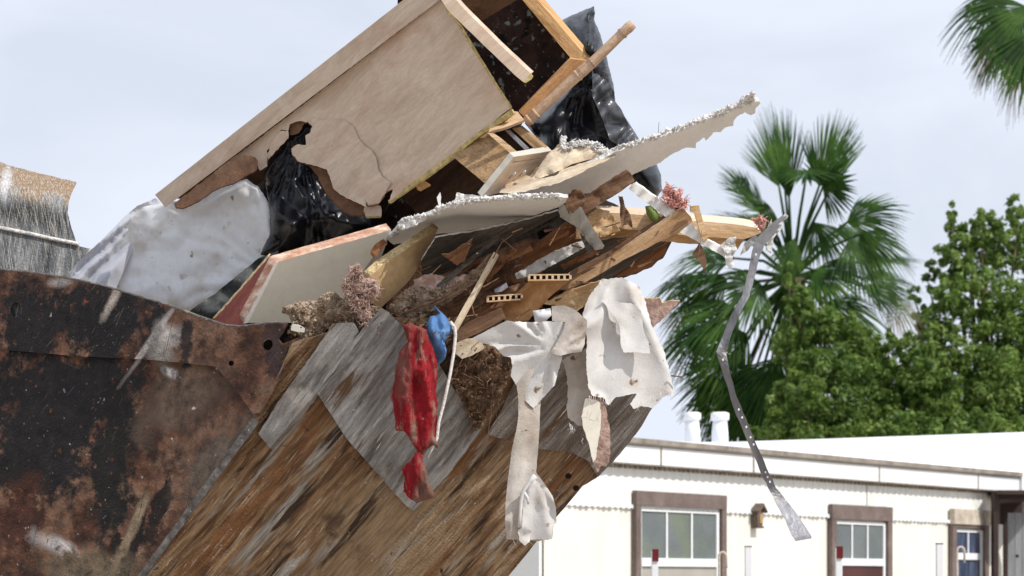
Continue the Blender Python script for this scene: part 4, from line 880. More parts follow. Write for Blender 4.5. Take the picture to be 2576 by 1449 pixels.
for (q, Y, mm, lab, jg) in [
    ([(1098, 720), (1130, 690), (1240, 604), (1262, 592), (1250, 606), (1150, 690), (1110, 728)], 9.79, m_w_grey, 'narrow grey lath running up from the mud to the layered sheets', 1.2),
    ([(1420, 500), (1440, 480), (1462, 478), (1474, 500), (1462, 530), (1440, 545), (1424, 528)], 9.77, m_w_brown, 'crumpled dark brown scrap where the drywall sheets meet', 2.6),
    ([(1296, 690), (1380, 640), (1480, 600), (1500, 604), (1440, 640), (1340, 694), (1300, 702)], 9.86, m_greystrip, 'thin light grey strip lying across the weathered board', 1.8),
    ([(1450, 560), (1500, 525), (1540, 540), (1560, 580), (1500, 600), (1450, 600)], 9.87, m_w_split, 'torn light wood panel scrap under the charred joist', 3),
    ([(1180, 770), (1236, 738), (1300, 716), (1330, 712), (1300, 738), (1226, 756), (1190, 780)], 9.84, m_w_brown, 'dark splintered slat above the smaller hollow-core board', 2),
    ([(1240, 830), (1290, 806), (1370, 806), (1380, 800), (1360, 830), (1280, 870), (1230, 858)], 9.86, m_dark, 'nearly black board in the gap above the triangular cloth', 1.5),  # near-black patch put in as the shadow of the gap
    ([(1040, 705), (1082, 690), (1130, 700), (1180, 690), (1150, 722), (1080, 742), (1046, 730)], 9.80, m_insul_dirty, 'matted pinkish fibre scrap right of the particle board', 3),
    ([(1000, 560), (1020, 548), (1060, 542), (1072, 552), (1040, 570), (1010, 580)], 9.76, m_dryedge, 'torn grey foil curl at the left end of the bent drywall sheet', 2)]:
    o = patch('debris_scrap', q, Y, mm, None, thick=(0, -2, .010), step=8, jag=jg, relief=rough_n(22, .014, len(lab)), seed=len(lab) * .7, estep=4); tag(o, lab, 'scrap')
# ------------------------------------------------------------------ cloths
cA = zK((170, 650), (330, 565), (480, 490), (700, 503), (860, 495), (1010, 498), (1015, 540), (990, 620), (940, 700), (905, 780), (990, 800), (980, 850), (950, 950), (920, 1070), (830, 1170), (725, 1285), (640, 1200), (590, 1110), (520, 985), (535, 900), (520, 820), (460, 812), (380, 725), (260, 690))
cE = zK((545, 800), (700, 760), (800, 900), (790, 1220)) + zL((778, 150), (770, 270), (750, 510), (830, 620), (900, 720), (930, 840), (935, 960), (905, 1000), (895, 1115), (760, 1135), (480, 1115), (468, 950), (472, 820), (490, 600), (530, 300), (570, 130), (590, 0)) + zK((585, 1150), (560, 1000))
o = patch('cloth_strip', cE, 9.72, m_clothdirty, None, thick=(0, 0, .003), step=8, jag=.8, relief=add(aniso(crumple(44, .034, 2), 1, .12, 2), crumple(60, .012, 6)), seed=16)
tag(o, 'long dirty off-white cloth strip hanging lowest, widening to a square end', 'cloth')
lp = patch('cloth_loop', zL((715, 575), (760, 590), (850, 655), (900, 730), (930, 850), (932, 960), (900, 1000), (895, 1112), (690, 1120), (620, 1000), (630, 850), (600, 700)), 9.70, m_cloth, o, thick=(0, 0, .003), step=8, jag=.8, relief=add(fans(1350, 1200, 14, .022, .4, 60), crumple(40, .008, 3)))
ptube('knot_cord', [(x, y, 9.675) for x, y in zL((745, 540), (700, 590), (640, 670), (615, 760), (605, 900), (600, 1010))], [.010, .008, .007, .006, .006, .007], m_cloth, o, 8)
ptube('knot_cord', [(x, y, 9.675) for x, y in zL((640, 690), (670, 740), (680, 800))], [.006, .005, .004], m_cloth, o, 8)
patch('ragged_tip', zL((585, 1040), (620, 1010), (650, 1000), (705, 1045), (690, 1140), (650, 1175), (635, 1165), (600, 1130)), 9.68, m_cloth, o, thick=(0, 0, .004), step=7, jag=1.6, relief=crumple(16, .02, 2))
o = patch('cloth', cA, lambda x, y: 9.68 + .0002 * (y - 850), m_cloth, None, thick=(0, 0, .0015), step=7, jag=1.2, estep=4, relief=add(fans(1392, 868, 13, .040, 1.3, 90), crumple(90, .014, 3)), seed=17)
tag(o, 'creased white cloth hanging in a downward triangle', 'cloth')
patch('folded_end', zK((890, 355), (1000, 350), (1080, 375), (1150, 430), (1215, 492), (1200, 600), (1190, 700), (1160, 770), (1080, 782), (960, 805), (880, 780), (935, 690), (1000, 570), (1012, 500), (895, 490)), 9.67, m_clothdirty, o, thick=(0, 0, .003), step=7, jag=.7, relief=add(fans(1405, 880, 9, .034, 2.3, 60), crumple(60, .012, 4)))
o = patch('cloth', zK((985, 850), (1060, 800), (1205, 740), (1215, 1000), (1250, 1180), (1300, 1220), (1230, 1300), (1180, 1449), (1130, 1440), (1040, 1370), (1025, 1250), (1040, 1100), (1020, 950)), 9.80, m_clothdirty, None, thick=(0, 0, .0015), step=8, jag=2.5, estep=4, relief=add(aniso(crumple(38, .034, 2), 1, .2, 4), crumple(40, .012, 6)), seed=18)
tag(o, 'narrow stained beige cloth tail hanging between the two white cloths', 'cloth')
big_out = zK((1170, 430), (1230, 270), (1340, 115), (1530, 97), (1620, 140), (1690, 190), (1730, 290), (1770, 430), (1800, 555), (1850, 640), (1900, 740), (1935, 860), (1960, 960), (1990, 1080), (1995, 1165), (1950, 1160), (1900, 1180), (1850, 1240), (1800, 1280), (1700, 1262), (1640, 1288), (1600, 1245), (1660, 1150), (1560, 1165),
      (1460, 1190), (1405, 1255), (1350, 1185), (1260, 1170), (1225, 1100), (1205, 900), (1210, 700), (1200, 600))
o = patch('cloth', big_out, lambda x, y: 9.74 + .0004 * (x - 1550), m_cloth, None, thick=(0, 0, .0015), step=8, jag=2.2, estep=4, relief=add(fans(1560, 640, 13, .060, .7, 220), crumple(100, .022, 7)), seed=19)
tag(o, 'largest dirt-specked white cloth hanging at the right of the bucket', 'cloth')
patch('upper_fold', zK((1340, 300), (1400, 292), (1500, 325), (1610, 330), (1700, 400), (1730, 600), (1770, 690), (1782, 788), (1650, 775), (1540, 775), (1515, 700), (1510, 560), (1475, 470), (1420, 400)), 9.715, m_cloth, o, thick=(0, 0, .003), step=8, jag=1, relief=add(fans(1470, 670, 9, .05, 1.7, 150), crumple(50, .010, 3)))
chip = patch('painted_board_chip', zK((1190, 1180), (1290, 1195), (1350, 1185), (1385, 1290), (1400, 1400)) + zL((1415, 80), (1425, 250), (1415, 400), (1385, 462), (1335, 450), (1310, 512), (1270, 440), (1225, 260), (1170, 100)) + zK((1150, 1350)), 9.75, m_insul_dirty, None, thick=(0, 0, .012), step=10, jag=1.6)
tag(chip, 'hanging splinter of board, cream paint on its left and raw pinkish fibre on its right', 'board chip')
m_cream = mat('cream_paint', [(.3, (.72, .66, .54)), (.7, (.82, .78, .68))], grain=0.05, scale=8, rough=.5, bump=.1, specks=[((.4, .3, .2), 40, .74)])
patch('paint_layer', zK((1195, 1190), (1290, 1205), (1330, 1230), (1340, 1330)) + zL((1335, 100), (1310, 250), (1290, 390), (1265, 420), (1230, 260), (1175, 100)) + zK((1160, 1360)), 9.744, m_cream, chip, thick=(0, 0, .003), step=10, jag=1.6)

G = []
rt = random.Random(12)
for (x0, y0, x1, y1, n_) in ((1600, 1105 - 86, 1690, 1160 - 180, 14), (1480, 1000, 1560, 1000, 9), (1285, 1358, 1390, 1358, 6), (1640, 960, 1692, 990, 8), (1305, 985, 1345, 1025, 5), (1425, 1060, 1470, 1110, 8)):
    for q in range(n_):
        t_ = rt.random(); x = x0 + (x1 - x0) * t_; y = y0 + (y1 - y0) * t_ - 4; L_ = rt.uniform(8, 26)
        G.append(tube_geo([P(x, y, 9.72), P(x + rt.uniform(-4, 4), y + L_ * .5, 9.715), P(x + rt.uniform(-9, 9), y + L_, 9.72)], [.0009, .0007, .0004], 4))
V, F = merge(G); o = link('loose_threads', V, F, m_cord); tag(o, 'loose threads fraying from the hems of the hanging cloths', 'threads', kind='stuff')
# red rag, blue rag, cord
red_out = zI((1478, 410), (1540, 385), (1640, 425), (1690, 450), (1705, 520), (1740, 600), (1782, 730), (1792, 850), (1770, 1000), (1790, 1110), (1785, 1280), (1780, 1400)) + \
      zJ((1785, 200), (1798, 290), (1740, 270), (1690, 300), (1652, 320), (1665, 420), (1690, 500), (1700, 590), (1745, 660), (1762, 740), (1640, 775), (1600, 792), (1530, 745), (1478, 680), (1490, 560), (1465, 480), (1560, 380), (1600, 310), (1555, 250), (1530, 190), (1490, 140), (1410, 132)) + \
      zI((1400, 1230), (1385, 1130), (1358, 1050), (1370, 1000), (1400, 920), (1410, 800), (1440, 650), (1520, 560), (1500, 500))
o = patch('red_cloth', red_out, lambda x, y: 9.66, m_redcloth, None, dome=(.035, 24), thick=(0, 0, .004), step=4.5, jag=2.2, relief=add(aniso(crumple(22, .040, 5), 1, .22, -8), aniso(crumple(26, .014, 3), 1, .5, 20), aniso(crumple(9, .007, 9), 1, .4, -6), rough_n(14, .004, 3)), seed=20)
tag(o, 'muddy red garment hanging twisted from the bucket lip', 'cloth')
o = patch('blue_cloth', zI((1735, 242), (1765, 236), (1850, 315), (1905, 385), (1925, 470), (1875, 540), (1850, 560), (1872, 640), (1860, 710), (1800, 772), (1785, 700), (1740, 600), (1700, 500), (1688, 400), (1722, 330), (1770, 320), (1800, 300)), 9.72, m_blue, None,
      dome=(.04, 20), step=5, jag=.8, relief=add(aniso(crumple(16, .036, 5), 1, .35, -12), crumple(16, .012, 3)), seed=21)
tag(o, 'crumpled light blue rag squeezed out beside the red garment', 'cloth')
cpts = zI((1905, 378), (1945, 430), (1952, 500), (1938, 650), (1900, 870), (1850, 1100), (1800, 1290), (1785, 1430)) + zJ((1745, 290), (1700, 380))
o = ptube('cord', [(x, y, 9.66 - (.006 if i in (1, 2) else 0)) for i, (x, y) in enumerate(cpts)], [.0055] * 8 + [.004, .003], m_cord, None, 10)
tag(o, 'thin white cord hanging down past the red garment', 'cord')
o = patch('grey_strap', zI((465, 420), (480, 405), (540, 415), (588, 445), (583, 475), (520, 470), (462, 455)), 9.70, m_lam, None, thick=(0, -2, .008), step=8)
tag(o, 'tiny pale plastic strip stuck in mud at the bucket corner', 'plastic scrap')

# ================================================================== BACKGROUND
# ------------------------------------------------------------------ mobile home
MA = 2.3e-4; MM = MA / A; Y0W = 25.5
wd = Vector((1, MM, 0)).normalized(); wn = Vector((MM, -1, 0)).normalized()     # along the wall; outwards
W0 = Vector((0, Y0W, 0))
def wu(x):     # photo x -> distance along the wall
    Y = Y0W / (1 - MA * (x - 1288)); return (Vector(((x - 1288) * A * Y, Y, 0)) - W0).dot(wd)
def wh(x, y):
    Y = Y0W / (1 - MA * (x - 1288)); return CZ + (HOR - y) * A * Y
def wb(u0, u1, h0, h1, o0, o1):
    return box_geo(W0 + wd * u0 + wn * o0 + Vector((0, 0, h0)), wd * (u1 - u0), wn * (o1 - o0), Vector((0, 0, h1 - h0)))
m_siding = mat('cream_metal_siding', [(.3, (.74, .72, .64)), (.7, (.82, .80, .73))], grain=0.02, scale=1.2, rough=.5, bump=.05, big=[((.66, .62, .52), 1.5, .6, .85)], spec=.3)
m_sidingw = mat('white_metal_siding', [(.3, (.76, .77, .74)), (.7, (.83, .84, .81))], grain=0.02, scale=1.2, rough=.5, bump=.05, spec=.3)
m_stain = mat('stained_metal_siding', [(.3, (.76, .77, .73)), (.7, (.83, .84, .80))], scale=1.2, rough=.6, bump=.05, scratch=[((.22, .20, .17), 90, .62), ((.5, .46, .4), 90, .60)])
m_trimw = mat('white_painted_trim', [(.3, (.74, .76, .77)), (.7, (.82, .84, .85))], grain=0, scale=2, rough=.5, bump=.05)
m_brown = mat('brown_window_trim', [(.3, (.12, .092, .082)), (.55, (.18, .14, .125)), (.75, (.25, .20, .175))], scale=3, stretch=(1, 1, 1), rough=.8, bump=.2)
m_gutter = mat('weathered_drip_edge', [(.35, (.20, .17, .14)), (.6, (.33, .29, .25))], scale=5, rough=.8, bump=.4)
m_roof = mat('white_roof_membrane', [(.3, (.78, .80, .83)), (.7, (.84, .86, .89))], grain=0.02, scale=.8, rough=.5, bump=.05)
m_glass = mat('window_glass', [(.3, (.10, .12, .12)), (.7, (.17, .19, .19))], scale=1.5, rough=.25, bump=.0, spec=.25, grain=0, big=[((.17, .21, .10), 1.3, .48, .8)])
m_curtain = mat('curtain_glass', [(.3, (.02, .03, .06)), (.55, (.06, .08, .14)), (.7, (.25, .27, .33))], grain=0, scale=5, stretch=(3, 3, .4), rough=.3, bump=.02)
m_blind = mat('closed_blind', [(.3, (.34, .32, .28)), (.7, (.42, .40, .36))], grain=0, scale=2, rough=.5, bump=.02)
hm = thing('mobile_home', 'long cream mobile home with brown window trims and white roof behind the bucket', 'mobile home', W0)
uL = wu(1368); uR = wu(2500); H_f = wh(1600, 1105); H_b = wh(1600, 1168); H_s = wh(1430, 1265)
def siding(u0, u1, h0, h1, off, pitch, name, m):
    V = []; n = int((u1 - u0) / pitch)
    for i in range(n + 1):
        for (du, oo) in ((0, 0), (pitch * .40, 0), (pitch * .5, -.010), (pitch * .9, -.010)):
            u = u0 + i * pitch + du
            for h in (h0, h1): V.append(W0 + wd * u + wn * (off + oo) + Vector((0, 0, h)))
    F = [(i, i + 2, i + 3, i + 1) for i in range(0, len(V) - 2, 2)]
    return link(name, V, F, m, hm)
siding(uL, wu(2180), H_s, H_b + .02, .0, .16, 'upper_siding', m_sidingw)
siding(wu(2180) + .02, uR, H_s, H_b + .02, .0, .16, 'upper_siding', m_stain)
siding(uL, uR, 0, H_s - .012, .0, .42, 'lower_siding', m_siding)
V, F = merge([wb(uL, uR, 0, H_b, -.5, -.03), wb(uL, uR, 0, H_b, -4.2, -4.0)])
link('wall_core', V, F, m_siding, hm)
eV, eF = merge([wb(uL - .05, uL, 0, H_b + .1, -4.1, -.02)]); link('end_wall', eV, eF, m_sidingw, hm)
V, F = merge([wb(uL, uR, H_s - .02, H_s + .012, .002, .02)] + [wb(u, u + .05, H_s - .03, H_s - .005, .004, .026) for u in np.arange(uL, uR, .11)])
link('siding_seam', V, F, m_trimw, hm)
uF0 = wu(1200); uF1 = wu(2546)
V, F = merge([wb(uF0, uF1, H_b, H_f - .05, .06, .10)]); link('fascia', V, F, m_trimw, hm)
V, F = merge([wb(uF0, uF1, H_b + .17, H_b + .18, .10, .107)] + [wb(wu(x), wu(x) + .03, H_b, H_f - .06, .10, .106) for x in (1638, 1872, 2190, 2440)]); link('fascia_seam', V, F, m_gutter, hm)
V, F = merge([wb(uF0, uF1, H_f - .05, H_f, .07, .14)]); link('drip_edge', V, F, m_gutter, hm)
V, F = merge([wb(uF0, uF1, H_b - .012, H_b - .002, -.02, .10)] + [wb(u, u + .05, H_b - .045, H_b - .012, .004, .02) for u in np.arange(uL, uR, .10)]); link('soffit', V, F, m_gutter, hm)
# roof surface
e0 = [W0 + wd * uF0 + wn * .14 + Vector((0, 0, H_f)), W0 + wd * uF1 + wn * .14 + Vector((0, 0, H_f))]
V = []; F = []; nR = 24
for i in range(nR + 1):
    t = i / nR; e = e0[0].lerp(e0[1], t)
    ex = 1288 + e.x / (e.y * A)
    xr = ex + 150 * max(0, (ex - 1500) / 1046); yr = 1112 - .0335 * (xr - 1830)
    r_ = P(xr, yr, e.y + 2.6)
    V += [e, e.lerp(r_, .5) + Vector((0, 0, .015 * noise.noise((t * 9, 1, 0)))), r_, r_ - wn * 2.4 - Vector((0, 0, .45))]
for i in range(nR):
    for j in range(3):
        a = i * 4 + j; F.append((a, a + 4, a + 5, a + 1))
link('roof', V, F, m_roof, hm, True)
V, F = merge([wb(uF1 - .02, uF1 + .06, H_b, H_f + .02, -4.1, .14)]); link('end_fascia', V, F, m_trimw, hm)
# roof vents
for (vx, top, bot, wpx, Yv) in ((1742, 1037, 1112, 44, 33.0), (1811, 1037, 1116, 48, 31.5)):
    r = wpx * A * Yv / 2; zt = P(vx, top, Yv); zb = P(vx, bot + 30, Yv)
    v = tube('roof_vent', [zb, zb.lerp(zt, .55), zb.lerp(zt, .85)], [r * .98, r * .86, r * .72], m_trimw, hm, 20)
    tube('vent_cap', [zb.lerp(zt, .80), zb.lerp(zt, .83), zb.lerp(zt, .97), zt], [r * .8, r * .98, r * .98, r * .7], m_trimw, v, 20)
def window(x0, x1, ytop, H_rail, trim_side, trim_top, nm, glass, low, ttop=0, H_bot=1.35):
    u0, u1 = wu(x0), wu(x1); ht = wh(x0, ytop)
    root_d = None
    ts = trim_side; V, F = merge([wb(u0, u1, ht - trim_top, ht, .012, .06), wb(u0, u0 + ts, H_bot, ht - trim_top - .001, .012, .057), wb(u1 - ts, u1, H_bot, ht - trim_top - .001, .012, .057), wb(u0 + ts, u1 - ts, H_bot, H_bot + .1, .012, .055)])
    fr = link('window', V, F, m_brown, hm)
    a, b = u0 + ts + .01, u1 - ts - .01; top = ht - trim_top - .02; s = .055
    gs = [wb(a, b, top - s * .6, top, -.02, .026), wb(a, a + s, H_bot + .1, top - s * .6, -.02, .026), wb(b - s, b, H_bot + .1, top - s * .6, -.02, .026), wb(a + s, b - s, H_rail - .05, H_rail + .03, -.02, .034)]
    for k in (1, 2):
        if nm == 1 and k == 2: break
        um = a + s + (b - a - 2 * s) * k / (nm + 1)
        gs.append(wb(um - .016, um + .016, H_rail + .03, top - s * .6,   .012, .020))
    V, F = merge(gs); link('sash', V, F, m_trimw, fr)
    V, F = wb(a + s, b - s, H_rail + .03, top - s * .6, .002, .010); link('pane', V, F, glass, fr)
    V, F = wb(a + s, b - s, H_bot + .1, H_rail - .05, .002, .010); link('pane', V, F, low, fr)
    return fr
m_darkred = mat('dark_red_interior', [(.3, (.05, .015, .012)), (.7, (.10, .03, .025))], grain=0, scale=2, rough=.4, bump=.02)
window(1588, 1816, 1234, wh(1600, 1411), .10, .14, 2, m_glass, m_blind)
window(2082, 2234, 1268, wh(2105, 1411), .12, .16, 2, m_glass, m_darkred)
wf = window(2386, 2478, 1318, wh(2400, 1397), .13, .04, 1, m_curtain, m_curtain)
V, F = wb(wu(2386), wu(2482), wh(2386, 1318), wh(2386, 1280), .012, .08); link('header_board', V, F, mat('peeling_header', [(.35, (.36, .30, .24)), (.6, (.56, .50, .42))], scale=7, rough=.9, bump=.4), wf)
# blind slat inside first window
# birdhouse
bu = wu(1896); bh = wh(1896, 1300); bo = thing('birdhouse', 'small weathered wooden birdhouse hung on the cream wall', 'birdhouse', W0 + wd * bu + wn * .02 + Vector((0, 0, bh)))
m_bird = mat('birdhouse_wood', [(.3, (.10, .075, .06)), (.7, (.17, .13, .10))], scale=8, rough=.9, bump=.3)
m_birdf = mat('birdhouse_front_wood', [(.3, (.30, .18, .08)), (.7, (.48, .32, .16))], scale=8, rough=.9, bump=.3)
V, F = merge([wb(bu - .06, bu + .05, bh - .10, bh + .06, .02, .08)]); link('body', V, F, m_bird, bo); V, F = wb(bu - .025, bu + .045, bh - .07, bh + .03, .081, .087); link('front_panel', V, F, m_birdf, bo)
V, F = merge([wb(bu - .08, bu - .06, bh - .10, bh + .07, .02, .085), wb(bu - .08, bu + .06, bh - .12, bh - .10, .02, .09)]); link('side', V, F, m_bird, bo)
rv = [(-.11, .06), (0, .14), (.09, .06), (.09, .04), (0, .11), (-.11, .04)]
V = [W0 + wd * (bu + a_) + wn * o_ + Vector((0, 0, bh + b_)) for o_ in (.02, .12) for a_, b_ in rv]
F = [(0, 1, 4, 5), (1, 2, 3, 4), (11, 10, 7, 6), (10, 9, 8, 7), (6, 7, 1, 0), (7, 8, 2, 1), (5, 4, 10, 11), (4, 3, 9, 10), (0, 5, 11, 6), (2, 8, 9, 3)]
link('roof', V, F, m_bird, bo)
# dark shed at the right edge
sh = thing('shed', 'dark open lean-to with grey board wall at the right edge of the photo', 'shed', P(2545, 1465, 35))
m_shed = mat('dark_shed_trim', [(.3, (.035, .025, .022)), (.7, (.08, .05, .045))], scale=4, rough=.7, bump=.2)
m_shedw = mat('grey_shed_boards', [(.3, (.24, .25, .26)), (.7, (.36, .37, .38))], scale=3, stretch=(5, 5, .4), rough=.8, bump=.3)
def dbox(x0, y0, x1, y1, Y, th, k=.0):
    a = P(x0, y0, Y); b = P(x1, y0, Y); c = P(x0, y1, Y)
    return box_geo(c, b - a, Vector((0, th, 0)), a - c)
V, F = merge([dbox(2507, 1233, 2640, 1243, 34.6, 2.5), dbox(2512, 1243, 2640, 1256, 34.8, 2.0)]); link('roof_edge', V, F, m_shed, sh)
V, F = dbox(2500, 1240, 2512, 1800, 34.7, .2); link('post', V, F, m_shed, sh)
V, F = dbox(2516, 1256, 2650, 1800, 36.8, .1); link('back_wall', V, F, m_shed, sh)
G = [dbox(x, 1290 if x < 2560 else 1262, x + 17, 1800, 35.2, .04) for x in range(2536, 2650, 18)]; V, F = merge(G); link('board_wall', V, F, m_shedw, sh)
V, F = dbox(2556, 1395, 2563, 1403, 35.1, .03); link('latch', V, F, m_shed, sh)

# posts in front of the home
m_post = mat('white_post_paint', [(.3, (.70, .71, .73)), (.7, (.80, .81, .82))], grain=0, scale=5, rough=.5, bump=.05)
m_cap = mat('dark_red_cap', [(.3, (.10, .010, .012)), (.7, (.16, .02, .02))], grain=0, scale=5, rough=.5, bump=.05)
m_cane = mat('beige_pipe_paint', [(.3, (.48, .40, .33)), (.7, (.62, .54, .46))], scale=8, rough=.5, bump=.1)
def fpost(x, top, Y, cap, lab, wpx=15):
    r = wpx * A * Y * .72; c = P(x, top, Y); c.z = 0
    t = thing('fence_post', lab, 'post', c, 'slim white square posts in front of the mobile home')
    h = P(x, top, Y).z; ang = R(52)
    def prism(z0, z1, s):
        V = [c + Vector((math.cos(ang + k * math.pi / 2) * r * s, math.sin(ang + k * math.pi / 2) * r * s, z)) for z in (z0, z1) for k in range(4)]
        return V, [(3, 2, 1, 0), (4, 5, 6, 7)] + [(k, (k + 1) % 4, 4 + (k + 1) % 4, 4 + k) for k in range(4)]
    V, F = prism(0, h - .004, 1); link('shaft', V, F, m_post, t)
    if cap:
        a0 = ang + math.pi * .5 ; nrm = Vector((-math.sin(ang - math.pi / 4 + 1.57), 0, 0))
        # cap plate on the left face of the post
        p0 = c + Vector((math.cos(ang + math.pi) * r * 1.04, math.sin(ang + math.pi) * r * 1.04, h - .075)); p1 = c + Vector((math.cos(ang + 1.5 * math.pi) * r * 1.04, math.sin(ang + 1.5 * math.pi) * r * 1.04, h - .075))
        d = (p1 - p0); nn = Vector((d.y, -d.x, 0)).normalized()
        V, F = box_geo(p0, d, nn * .012, Vector((0, 0, .085))); link('red_cap', V, F, m_cap, t)
    else:
        V, F = prism(h - .004, h + .006, 1.06); link('top_plate', V, F, m_gutter, t)
    return t
fpost(1647, 1385, 20, True, 'white post with dark red cap in front of the widest window')
fpost(1882, 1375, 20, False, 'plain white post below the birdhouse')
fpost(2110, 1378, 20, True, 'white post with dark red cap in front of the middle window')
fpost(2363, 1368, 20, False, 'plain white post left of the narrow curtained window')
for (x, top, lab) in ((1818, 1389, 'thin beige hooked pipe right of the widest window'), (2417, 1376, 'thin beige hooked pipe in front of the narrow curtained window')):
    Y = 21; pts = [P(x - 9, 1465, Y)]; pts[0].z = 0
    for k in range(0, 9):
        a_ = math.pi - k / 8 * math.pi
        pts.append(P(x + 9 * math.cos(a_), top + 10 - 10 * math.sin(a_), Y))
    pts.append(P(x + 9.5, top + 40, Y)); 
    o = tube('hooked_pipe', pts, .009, m_cane, None, 8); tag(o, lab, 'pipe', 'hooked pipes in front of the mobile home')

# ------------------------------------------------------------------ vegetation
def leafmat(name, a, b, c, tr=.42, rough=.5, spec=.4):
    return mat(name, [(.35, a), (.5, b), (.68, c)], scale=2.2, rough=rough, bump=0, transl=tr, detail=4, spec=spec)
m_leaf = leafmat('tree_leaf', (.06, .12, .02), (.14, .23, .04), (.26, .36, .085))
m_leaf2 = leafmat('light_tree_leaf', (.09, .16, .03), (.19, .30, .06), (.32, .43, .13))
m_palm = leafmat('palm_leaf', (.014, .042, .008), (.034, .085, .014), (.085, .165, .030), .30, .65, .15)
m_palmd = leafmat('dry_palm_leaf', (.13, .10, .065), (.22, .18, .12), (.30, .26, .19), .2, .8)
m_bark = mat('bark', [(.3, (.07, .05, .035)), (.7, (.17, .13, .09))], scale=10, rough=.95, bump=.8)
m_ptrunk = mat('palm_trunk_bark', [(.3, (.08, .06, .04)), (.7, (.22, .17, .11))], scale=9, stretch=(1, 1, 4), rough=.95, bump=1)

def frond_geo(hub, axis, nrm, L, spread=115, nseg=34, droop=.35, seed=0, wk=1.0):
    rnd = random.Random(seed); V = []; F = []
    axis = axis.normalized(); nrm = (nrm - axis * nrm.dot(axis)).normalized(); side = nrm.cross(axis)
    for i in range(nseg):
        th = R(-spread + 2 * spread * (i + .5) / nseg) + rnd.uniform(-.02, .02)
        d = axis * math.cos(th) + side * math.sin(th)
        Ls = L * (1 - .28 * abs(th) / R(spread)) * rnd.uniform(.9, 1.06)
        wmid = Ls * .55 * math.tan(R(spread / nseg)) * 1.02 * wk
        per = d.cross(nrm).normalized(); fold = nrm * (.018 * L * (1 if i % 2 else -1))
        def pt(t, w_, dr): return hub + d * Ls * t + per * w_ + Vector((0, 0, -dr)) + fold * (t > .1) * 1.0
        dz = lambda t: droop * Ls * max(0, t - .25) ** 2 * 1.3
        tw = rnd.uniform(-.25, .35); n = len(V)
        ts = [0.03, .3, .55, .75, .9, 1.0]; ws = [.006, wmid * .8, wmid * 1.5, wmid * 1.0, wmid * .45, .002]
        for t, w_ in zip(ts, ws):
            dr = dz(t) + max(0, t - .6) * tw * Ls * .6 * (1 if droop > .1 else .3)
            V += [pt(t, -w_, dr), pt(t, w_, dr)]
        for k in range(len(ts) - 1):
            a = n + 2 * k; F.append((a, a + 2, a + 3, a + 1))
    return V, F
def palm(root, cx, cy, Yp, fronds, trunk_r, lab, ground=True, m=m_palm):
    crown = P(cx, cy, Yp); base = Vector((crown.x + .3, crown.y, 0))
    t = thing('palm_tree', lab, 'palm tree', base)
    pts = [base.lerp(crown, k / 8) + Vector((.06 * math.sin(k), 0, 0)) for k in range(9)]
    tube('trunk', pts, [trunk_r * (1.3 - .35 * k / 8) for k in range(9)], m_ptrunk, t, 16)
    for i, f in enumerate(fronds):
        (hx, hy, dY, ax, ay, ad, L, nx_, ny_, nz_, sp_, dr, kind) = f
        hub = P(hx, hy, Yp + dY); axis = Vector((ax, ad, ay)).normalized()
        V, F = frond_geo(hub, axis, Vector((nx_, ny_, nz_)), L, sp_, 44 if kind == 0 else 26, dr, i, 1.0 if kind == 0 else .6)
        mid = crown.lerp(hub, .5) + Vector((0, 0, .12))
        g2 = tube_geo([crown, mid, hub, hub + axis * .25 * L], [.035, .025, .018, .006], 6)
        V, F = merge([(V, F), g2])
        link('frond', V, F, m if kind == 0 else m_palmd, t)
    return t
